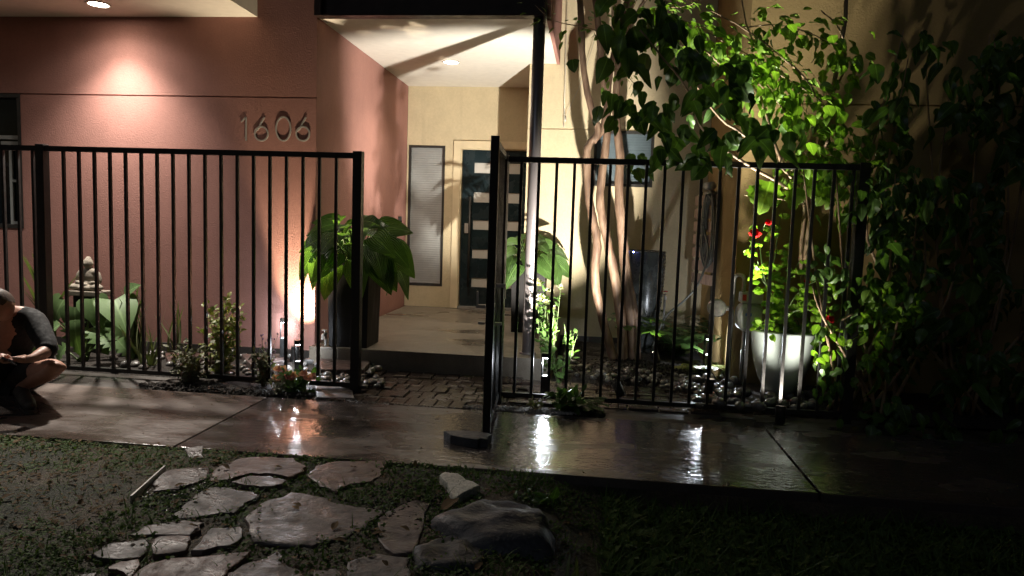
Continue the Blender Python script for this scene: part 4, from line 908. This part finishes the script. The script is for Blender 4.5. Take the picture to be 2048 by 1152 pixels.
# ------------------------------------------------------------------ flagstones in the lawn
fp = empty('flagstone_path', (-1.3, 3, 0), kind='structure')
A5 = lambda l: [(x/3.2, 792+y/3.2) for x, y in l]; A6 = lambda l: [(500+x/3.2, 792+y/3.2) for x, y in l]
STONES = [A5([(1330,540),(1400,450),(1560,395),(1750,385),(1870,400),(1950,450),(1930,500),(1850,518),(1700,490),(1560,498),(1460,535)]), A5([(1480,548),(1600,514),(1720,509),(1830,534),(1800,565),(1720,580),(1560,570)]),
 A5([(1005,560),(1010,520),(1100,480),(1320,455),(1310,520),(1260,550),(1130,590),(990,605)]), A5([(1130,750),(1200,690),(1300,610),(1380,590),(1600,620),(1640,640),(1540,700),(1500,740),(1380,748),(1180,780)]),
 A6([(10,780),(100,700),(280,640),(460,660),(540,690),(660,720),(830,735),(760,800),(640,870),(450,930),(300,940),(60,920)]), A5([(860,885),(960,830),(1100,808),(1300,812),(1260,855),(1210,885)]),
 A5([(590,1010),(720,940),(930,915),(920,1000),(880,1035),(660,1040)]), A5([(970,990),(1000,910),(1080,897),(1210,897),(1190,960),(1150,990),(1000,1010)]), A5([(1240,990),(1320,900),(1360,850),(1530,845),(1520,910),(1480,950)]),
 A5([(700,1105),(760,1070),(880,1060),(850,1130),(820,1140)]), A5([(840,1190),(980,1070),(1150,1040),(1560,1015),(1480,1080),(1380,1180)]), A5([(1400,1180),(1500,1110),(1760,1010),(1850,1090),(1950,1180)]),
 A6([(390,510),(440,450),(560,425),(860,418),(820,500),(760,545),(640,560),(560,600),(470,570)]), A5([(1190,340),(1290,325),(1300,390),(1210,385)]), A6([(850,760),(1060,680),(1140,700),(1080,900),(1030,1000),(930,1000),(820,900)]),
 A6([(640,1060),(820,1020),(1000,1040),(1000,1180),(640,1180)]), A6([(420,1120),(560,1100),(600,1180),(420,1180)]), A5([(480,1150),(590,1130),(620,1180),(460,1200)])]
def grow(st, f=1.07):
    cx, cy = sum(q[0] for q in st)/len(st), sum(q[1] for q in st)/len(st); return [(cx+(a-cx)*f, cy+(b_-cy)*f) for a, b_ in st]
for k, st in enumerate(STONES): px_stone('flagstone', flag_m, grow(st, 1.0 if k < 2 else 1.11), .004+.005*random.random()-.004*(k > 13), .07, fp, k, .022)
ws = px_stone('loose_stone', loose_m, A6([(1210,510),(1250,490),(1330,500),(1420,545),(1470,570),(1370,620),(1310,655),(1280,610),(1260,560)]), .03, .06, None, 40, .012); tag(ws, 'small pale granular stone lying on the soil below the gate', 'stone')
edge = MB(); a = onZ(262, 1002, .0); b_ = onZ(330, 940, .0)
ed = MB().box(0, (b_-a).length, -.004, .004, -.06, .025, M=Matrix.Translation(a) @ Matrix.Rotation(math.atan2(b_.y-a.y, b_.x-a.x), 4, 'Z')).build('steel_edging', galv, None, .002)
tag(ed, 'short strip of steel lawn edging beside the flagstones', 'edging')
def boulder(px, py, Y, rx, ry, rz, label, seed, zc=-.05):
    p_ = onY(px, py, Y); bm = bmesh.new(); bmesh.ops.create_icosphere(bm, subdivisions=4, radius=1)
    for v in bm.verts:
        c = v.co.copy(); v.co *= 1+.30*noise.noise(c*1.1+Vector((seed*5, 0, 0)))+.10*noise.noise(c*3+Vector((0, seed, 0))); v.co.z = min(v.co.z, .72+.12*noise.noise(c*2.2))
    me = bpy.data.meshes.new('boulder'); bm.to_mesh(me); bm.free(); me.polygons.foreach_set('use_smooth', [True]*len(me.polygons)); me.materials.append(boulder_m)
    o = linkmesh('boulder', me, None, None, Matrix.Translation((p_.x, Y, zc)) @ Matrix.Rotation(seed, 4, 'Z') @ Matrix.Diagonal((rx, ry, rz, 1)))
    return tag(o, label, 'boulder', 'boulders beside the flagstones')
boulder(985, 1050, 2.95, .25, .30, .24, 'largest bluish grey boulder right of the flagstones, under the gate', 2, -.11)
boulder(905, 1085, 2.68, .19, .20, .19, 'rounded grey boulder left of the biggest boulder, beside the flagstones', 3, -.12)
boulder(1080, 1120, 2.6, .17, .17, .13, 'small brown boulder at the bottom edge, near the dark grass', 5, -.20)
# stone that holds the gate open
wd = prism('gate_stop_stone', boulder_m, [(-.85, 4.12), (-.76, 4.03), (-.66, 4.00), (-.57, 4.03), (-.555, 4.12), (-.64, 4.165), (-.74, 4.155)], .001, .05, None, .025, 77); tag(wd, 'rough grey stone holding the iron gate open on the sidewalk', 'stone')

# ------------------------------------------------------------------ lawn: clover and blades between the stones, dead leaves
from mathutils.geometry import intersect_point_tri_2d
polys = [[onZ(a, b_, .0).xy for a, b_ in st] for st in STONES]
def inside(p_, poly):
    c = False; n = len(poly)
    for i in range(n):
        a, b_ = poly[i], poly[i-1]
        if (a.y > p_[1]) != (b_.y > p_[1]) and p_[0] < (b_.x-a.x)*(p_[1]-a.y)/(b_.y-a.y)+a.x: c = not c
    return c
boxes = [(min(q.x for q in P), max(q.x for q in P), min(q.y for q in P), max(q.y for q in P)) for P in polys]
def on_stone(x, y, ):
    jx, jy = RND.gauss(0, .02), RND.gauss(0, .02); x, y = x+jx, y+jy
    return any(b0 < x < b1 and c0 < y < c1 and inside((x, y), P) for (b0, b1, c0, c1), P in zip(boxes, polys))
RND = random.Random(77)
clo = leaf_mesh('clover', leaf_grass, roundl, .1, .2, 3, 2); bld = leaf_mesh('blade', leaf_grass, blade, .5, .3, 4, 1); dead = LM['dead']
C_, B_, D_ = [], [], []
k = 0
while k < 30000:
    x, y = RND.uniform(-3.7, 2.3), 3.64-1.55*RND.random()**1.1; k += 1
    if abs(x+.3) > .72*y+1.2: continue
    f = noise.noise(Vector((x*2.6, y*2.6, 1.5)))+.5*noise.noise(Vector((x*7, y*7, 4)))
    near_edge = y > 3.45
    bare = x < -1.9-.25*(3.3-y)
    if on_stone(x, y): continue
    z = ground_z(x, y)-.004
    if not bare and x < .1 and (f > -.25 or near_edge):
        a = RND.uniform(0, 6.28); d = Vector((math.cos(a), math.sin(a), RND.uniform(.1, .9))); C_.append(lmat(Vector((x, y, z+RND.uniform(0, .02))), d, RND.uniform(.010, .022), up=(RND.gauss(0, .4), RND.gauss(0, .4), 1), wscale=1.2))
        if RND.random() < (.75 if f > .18 else .2): B_.append(lmat(Vector((x, y, z)), (RND.gauss(0, .6), RND.gauss(0, .6), 1), RND.uniform(.03, .085)))
    elif bare and (f > .12 or (near_edge and RND.random() < .8) or RND.random() < .3):
        B_.append(lmat(Vector((x, y, z)), (RND.gauss(0, .7), RND.gauss(0, .7), .7), RND.uniform(.03, .06))); 
        if f > .1 or near_edge: C_.append(lmat(Vector((x, y, z+.004)), (RND.gauss(0, 1), RND.gauss(0, 1), .3), RND.uniform(.010, .022), wscale=1.1))
    elif x >= .1:
        B_.append(lmat(Vector((x, y, z)), (RND.gauss(0, .5), RND.gauss(0, .5), 1), RND.uniform(.05, .16)))
        if RND.random() < .6: C_.append(lmat(Vector((x, y, z+RND.uniform(0, .05))), (RND.gauss(0, 1), RND.gauss(0, 1), .6), RND.uniform(.025, .06)))
    if RND.random() < (.22 if bare else .05): D_.append(lmat(Vector((x, y, z+.010)), (RND.gauss(0, 1), RND.gauss(0, 1), RND.gauss(0, .15)), RND.uniform(.012, .035)))
for k in range(150):
    x, y = RND.uniform(-3.6, 2.2), RND.uniform(3.7, 4.8) if RND.random() < .5 else RND.choice((3.7, 4.78))+RND.gauss(0, .03); D_.append(lmat(Vector((x, min(4.82, max(3.67, y)), .004)), (RND.gauss(0, 1), RND.gauss(0, 1), RND.gauss(0, .1)), RND.uniform(.008, .026)))
for k in range(60):
    x, y = RND.uniform(-3.4, -.2), RND.uniform(2.2, 3.6); D_.append(lmat(Vector((x, y, .012)), (RND.gauss(0, 1), RND.gauss(0, 1), RND.gauss(0, .15)), RND.uniform(.035, .06)))
lawn = empty('lawn_cover', (-.5, 3, -.03), kind='stuff'); lawn['label'] = 'short clover and grass between the flagstones'
for me_, ms, nm in ((clo, C_, 'clover'), (bld, B_, 'grass'), (dead, D_, 'leaf_litter')): join_leaves(lawn, me_, ms, nm)
gravel(-1.83, 3.02, .22, .22, 420, -.012, .006, .014, 12, pebble_m, 'gravel'); gravel(-.75, 3.2, .3, .25, 420, lambda x, y: ground_z(x, y)-.005, .006, .016, 13, soil, 'mulch')
dl = linkmesh('fallen_leaf', LM['dead'], None, None, lmat(onZ(880, 1028, .0)+Vector((0, 0, .02)), (.6, .5, .15), .10, wscale=1.4)); tag(dl, 'curled brown fallen leaf between the boulder and flagstones', 'leaf')
tuft('grass_tuft', 'broad pale strap leaves at the bottom edge beside the small boulder', 1165, 2.55, -.18, 6, .28, 41, .9, wsc=2.2)
bush('weed_plant', 'leafy weed growing under the sidewalk edge beside the big boulder', 1080, 1010, 3.3, -.14, .17, .12, 50, 'bigdark', .05, .08, 31, 8, limit=50)

# ------------------------------------------------------------------ seated stone statue on its block
sb = onY(178, 580, 5.95); st = empty('stone_statue', (sb.x, 5.95, sb.z), 'small pale stone figure seated cross-legged on a dark block', 'statue')
def remeshed(name, prims, mat, parent, vox, smooth_it=8):
    bm = bmesh.new()
    for loc, sc, rot in prims:
        M = Matrix.Translation(loc) @ Matrix.Rotation(rot[0], 4, 'X') @ Matrix.Rotation(rot[1], 4, 'Y') @ Matrix.Rotation(rot[2], 4, 'Z') @ Matrix.Diagonal((*sc, 1))
        bmesh.ops.create_icosphere(bm, subdivisions=3, radius=1, matrix=M)
    me = bpy.data.meshes.new(name+'_src'); bm.to_mesh(me); bm.free(); o = bpy.data.objects.new(name, me); COL.objects.link(o)
    md = o.modifiers.new('r', 'REMESH'); md.mode = 'VOXEL'; md.voxel_size = vox; md.use_smooth_shade = True
    ms = o.modifiers.new('s', 'SMOOTH'); ms.iterations = smooth_it; ms.factor = .5
    return bake(o, name, mat, parent)
def bake(o, name, mat, parent):
    dg = bpy.context.evaluated_depsgraph_get(); me = bpy.data.meshes.new_from_object(o.evaluated_get(dg)); me.name = name
    bpy.data.objects.remove(o); me.materials.clear(); me.materials.append(mat); me.polygons.foreach_set('use_smooth', [True]*len(me.polygons))
    return linkmesh(name, me, None, parent)
s0 = Vector((sb.x, 5.95, sb.z)); V = lambda *a: s0+Vector(a)
remeshed('figure', [(V(0, -.005, .245), (.042, .044, .050), (0, 0, 0)), (V(0, .0, .290), (.022, .024, .018), (0, 0, 0)), (V(0, -.048, .242), (.007, .009, .012), (0, 0, 0)), (V(.042, 0, .24), (.006, .01, .02), (0, 0, 0)), (V(-.042, 0, .24), (.006, .01, .02), (0, 0, 0)), (V(0, 0, .185), (.018, .018, .03), (0, 0, 0)),
  (V(0, .005, .13), (.075, .05, .085), (0, 0, 0)), (V(0, .005, .165), (.095, .042, .036), (0, 0, 0)), (V(0, 0, .07), (.055, .045, .05), (0, 0, 0)),
  (V(-.095, 0, .12), (.026, .028, .065), (0, .25, 0)), (V(.095, 0, .12), (.026, .028, .065), (0, -.25, 0)), (V(-.06, -.035, .068), (.045, .018, .018), (0, .35, .5)), (V(.06, -.035, .068), (.045, .018, .018), (0, -.35, -.5)), (V(0, -.06, .055), (.03, .02, .016), (0, 0, 0)),
  (V(-.085, -.025, .030), (.085, .048, .034), (0, 0, .35)), (V(.085, -.025, .030), (.085, .048, .034), (0, 0, -.35)), (V(0, -.055, .024), (.07, .03, .024), (0, 0, 0)), (V(0, 0, .012), (.11, .075, .018), (0, 0, 0))], stonew, st, .006, 3)
MB().box(sb.x-.17, sb.x+.17, 5.86, 6.04, sb.z-.05, sb.z-.004).build('base_slab', stonew, st, .008)
MB().box(sb.x-.105, sb.x+.105, 5.88, 6.03, .0, sb.z-.051).build('pedestal', planter_m, st, .005)

# ------------------------------------------------------------------ crouching person with a phone
ps = empty('person', onZ(20, 800, 0), 'person in a black shirt crouching on the sidewalk, looking down at a phone', 'person')
def skin_mesh(name, verts, edges, radii, root, mat, parent, sub=2, smooth_mod=0):
    me = bpy.data.meshes.new(name); me.from_pydata([tuple(v) for v in verts], edges, []); o = bpy.data.objects.new(name, me); COL.objects.link(o)
    bpy.context.view_layer.objects.active = o
    md = o.modifiers.new('skin', 'SKIN'); md.use_smooth_shade = True
    if not me.skin_vertices: 
        with bpy.context.temp_override(object=o, active_object=o): bpy.ops.mesh.customdata_skin_add()
    for i, r_ in enumerate(radii): me.skin_vertices[0].data[i].radius = (r_, r_) if not isinstance(r_, tuple) else r_; me.skin_vertices[0].data[i].use_root = (i == root)
    o.modifiers.new('sub', 'SUBSURF').levels = sub
    if smooth_mod: m_ = o.modifiers.new('sm', 'SMOOTH'); m_.iterations = smooth_mod
    return bake(o, name, mat, parent)
J = dict(pelvis=onY(2, 752, 4.52), belly=onY(8, 712, 4.42), chest=onY(20, 655, 4.30), neck=onY(12, 622, 4.20), skull=onY(2, 606, 4.12),
  lsho=onY(66, 634, 4.30), lelb=onY(98, 700, 4.14), lwri=onY(62, 718, 3.98), rsho=onY(-38, 636, 4.32), relb=onY(-72, 702, 4.14), rwri=onY(-8, 712, 3.97),
  lhip=onY(34, 760, 4.56), lknee=onY(118, 730, 4.16), lank=onY(40, 776, 4.36), lball=onZ(58, 812, .03), rhip=onY(-30, 758, 4.54), rknee=onY(-120, 735, 4.14), rank=onY(-75, 788, 4.32), rball=onZ(-110, 815, .03))
vs = []; es = []; rs = []
def vtx(p_, r_, link=None):
    vs.append(Vector(p_)); rs.append(r_)
    if link is not None: es.append((link, len(vs)-1))
    return len(vs)-1
pel = vtx(J['pelvis'], .13); bel = vtx(J['belly'], .125, pel); che = vtx(J['chest'], .135, bel); nek = vtx(J['neck'], .058, che); sk = vtx(J['neck'].lerp(J['skull'], .6), .055, nek)
def limb(start, pts): 
    i = start
    for p_, r_ in pts: i = vtx(p_, r_, i)
    return i
HANDS = []
for s in 'lr':
    a, b_, c = J[s+'sho'], J[s+'elb'], J[s+'wri']
    i = limb(che, [(a, .062), (a.lerp(b_, .5), .054), (b_, .044), (b_.lerp(c, .35), .045), (b_.lerp(c, .75), .034), (c, .027)]); HANDS.append((s, i))
    a, b_, c, e = J[s+'hip'], J[s+'knee'], J[s+'ank'], J[s+'ball']
    limb(pel, [(a, .10), (a.lerp(b_, .5), .085), (b_, .062), (b_.lerp(c, .3)+Vector((0, .01, -.01)), .060), (b_.lerp(c, .7), .045), (c, .036), (c.lerp(e, .6), .034), (e, .028)])
ph_c = (J['lwri']+J['rwri'])/2+Vector((-.005, -.075, .0))
for s, i in HANDS:
    wri = J[s+'wri']; side = 1 if s == 'l' else -1
    inn = Vector((-side, -.55, .02)).normalized(); palm = wri+inn*.055; up_ = Vector((0, -.25, 1)).normalized(); 
    pi_ = vtx(palm, (.030, .022), i); fwd_ = inn; lat = Vector((0, -.9, -.25)).normalized()
    for k, (o_, L) in enumerate(((.028, .070), (.010, .080), (-.010, .076), (-.028, .060))):
        k0 = palm+fwd_*.035+lat*o_; q = vtx(k0, .010, pi_)
        d1 = (fwd_+Vector((0, 0, -.25))).normalized(); d2 = (fwd_*.75+Vector((0, -.2, .45))).normalized(); d3 = (fwd_*.3+Vector((0, -.1, .85))).normalized()
        p1 = k0+d1*L*.42; p2 = p1+d2*L*.32; p3 = p2+d3*L*.26; q = vtx(p1, .0088, q); q = vtx(p2, .0080, q); vtx(p3, .0068, q)
    t0 = wri+inn*.025+lat*.022+Vector((0, 0, .012)); q = vtx(t0, .012, pi_); t1 = t0+(inn*.6+lat*.5+up_*.4).normalized()*.035; q = vtx(t1, .0105, q); vtx(t1+(inn*.9+up_*.1).normalized()*.028, .009, q)
body = skin_mesh('body', vs, es, rs, pel, skin, ps)
# head: a modelled skull with brow, nose, jaw, ears; bowed towards the phone
hd_c = J['skull']; fd = (ph_c-hd_c); fd = Vector((fd.x*.6-.10, fd.y, fd.z*.75)).normalized()
def head_mesh(mat, parent, hair=False):
    bm = bmesh.new(); bmesh.ops.create_icosphere(bm, subdivisions=4, radius=1)
    for v in bm.verts:
        x, y, z = v.co   # face towards -y
        sx = .074*(1-.20*max(0, -z)-.05*max(0, z)); sy = .096; sz = .118
        q = Vector((x*sx, y*sy, z*sz))
        if y < 0 and z < .1: q.y *= 1-.12*max(0, -z)            # flatten the face towards the chin
        f = lambda cx, cz, rx, rz: math.exp(-((q.x-cx)/rx)**2-((q.z-cz)/rz)**2) if y < 0 else 0
        if y > 0 and z < -.3: q.y *= 1-.35*(-z-.3)
        q.y -= .020*f(0, -.022, .012, .020)+.012*f(0, .0, .009, .03)          # nose
        q.y += .010*f(.030, .008, .017, .012)+.010*f(-.030, .008, .017, .012) # eye sockets
        q.y -= .006*f(0, .028, .05, .010)                                      # brow
        q.y -= .005*f(0, -.060, .022, .006); q.y += .004*f(0, -.054, .022, .004)
        q.y -= .008*f(0, -.095, .02, .018)                                     # chin
        for e in (-1, 1):
            w_ = math.exp(-((q.y-.008)/.014)**2-((q.z+.005)/.026)**2)
            if x*e > .6: q.x += e*.016*w_
        if hair: q *= 1.06; 
        v.co = q
    if hair:
        kill = [v for v in bm.verts if not (v.co.z > .035-max(0, v.co.y)*1.5 and (v.co.z > .062 or v.co.y > -.045) and v.co.z > -.085)]
        bmesh.ops.delete(bm, geom=kill, context='VERTS')
        for v in bm.verts: v.co *= 1+.02*noise.noise(v.co*60)
    y_ = -fd; z_ = Vector((0, 0, 1)); z_ = (z_-y_*z_.dot(y_)).normalized(); x_ = y_.cross(z_)
    M = Matrix.Translation(hd_c+fd*.02) @ Matrix((x_, y_, z_)).transposed().to_4x4(); bmesh.ops.transform(bm, matrix=M, verts=bm.verts)
    me = bpy.data.meshes.new('hair' if hair else 'head'); bm.to_mesh(me); bm.free(); me.polygons.foreach_set('use_smooth', [True]*len(me.polygons)); me.materials.append(mat)
    return linkmesh('hair' if hair else 'head', me, None, parent), M
_, HM = head_mesh(skin, ps); head_mesh(hairm, ps, True)
eye_m = simple('eye', (.55, .5, .45), .15, bmp=0)
for e in (-1, 1): MB().lathe([(.0001, -.010), (.007, -.007), (.010, 0), (.007, .007), (.0001, .010)], 10, M=HM @ Matrix.Translation((e*.030, -.078, .006))).build('eye', eye_m, ps)
# shirt with sleeves pushed to the elbow, shorts, shoes
vs, es, rs = [], [], []
pel = vtx(J['pelvis']+Vector((0, .02, .02)), .150); bel = vtx(J['belly'], .150, pel); che = vtx(J['chest'], .158, bel); nek = vtx(J['chest'].lerp(J['neck'], .75), .078, che)
for s in 'lr':
    a, b_, c = J[s+'sho'], J[s+'elb'], J[s+'wri']; limb(che, [(a, .083), (a.lerp(b_, .5), .074), (b_, .066), (b_.lerp(c, .28), .056)])
skin_mesh('shirt', vs, es, rs, pel, shirt, ps)
vs, es, rs = [], [], []
pel = vtx(J['pelvis']+Vector((0, .03, -.02)), .150)
for s in 'lr':
    a, b_ = J[s+'hip'], J[s+'knee']; limb(pel, [(a, .118), (a.lerp(b_, .45), .105), (a.lerp(b_, .6), .092)])
skin_mesh('shorts', vs, es, rs, pel, shortm, ps)
for s in 'lr':
    an, ba = J[s+'ank'], J[s+'ball']; f = Vector((ba.x-an.x, ba.y-an.y, 0)); f.normalize(); toe = Vector((ba.x, ba.y, .034))+f*.075; heel = Vector((an.x, an.y, an.z-.055))-f*.035
    vs, es, rs = [], [], []
    b0 = vtx(an+Vector((0, 0, .0)), .050); h0 = vtx(heel, .036, b0); m0 = vtx(an.lerp(ba, .55)+Vector((0, 0, -.005)), .046, b0); b1 = vtx(Vector((ba.x, ba.y, .044)), .043, m0); vtx(toe, .032, b1)
    skin_mesh('shoe', vs, es, rs, b0, shoe, ps)
    lat = f.cross(Vector((0, 0, 1))); mb = MB(); q = [(heel-Vector((0, 0, .03)), .028), (an.lerp(ba, .5)-Vector((0, 0, .045)), .034), (Vector((ba.x, ba.y, .010)), .043), (Vector((toe.x, toe.y, .008)), .036), (Vector((toe.x, toe.y, .008))+f*.03, .012)]
    vv = []
    for p_, w_ in q:
        p_ = Vector(p_)
        for dz in (0, .016):
            for e in (-1, 1): vv.append((p_.x+lat.x*w_*e, p_.y+lat.y*w_*e, max(.001, p_.z-.007)+dz))
    ff = [(0, 1, 3, 2)]
    for i in range(len(q)-1): a_ = i*4; c_ = a_+4; ff += [(a_, c_, c_+1, a_+1), (a_+2, a_+3, c_+3, c_+2), (a_, a_+2, c_+2, c_), (a_+1, c_+1, c_+3, a_+3)]
    k = (len(q)-1)*4; ff.append((k, k+2, k+3, k+1)); mb.add(vv, ff, False).build('shoe_sole', sole, ps)
pM = Matrix.Translation(ph_c) @ Matrix.Rotation(R_(10), 4, 'Y') @ Matrix.Rotation(R_(-35), 4, 'X')
phone = empty('phone', ph_c, 'dark phone held in both hands by the crouching person', 'phone')
MB().box(-.075, .075, -.037, .037, -.004, .004, M=pM).build('phone_body', phone_m, phone, .003); MB().box(-.069, .069, -.033, .033, .0042, .0048, M=pM).build('screen', glass_dk, phone)
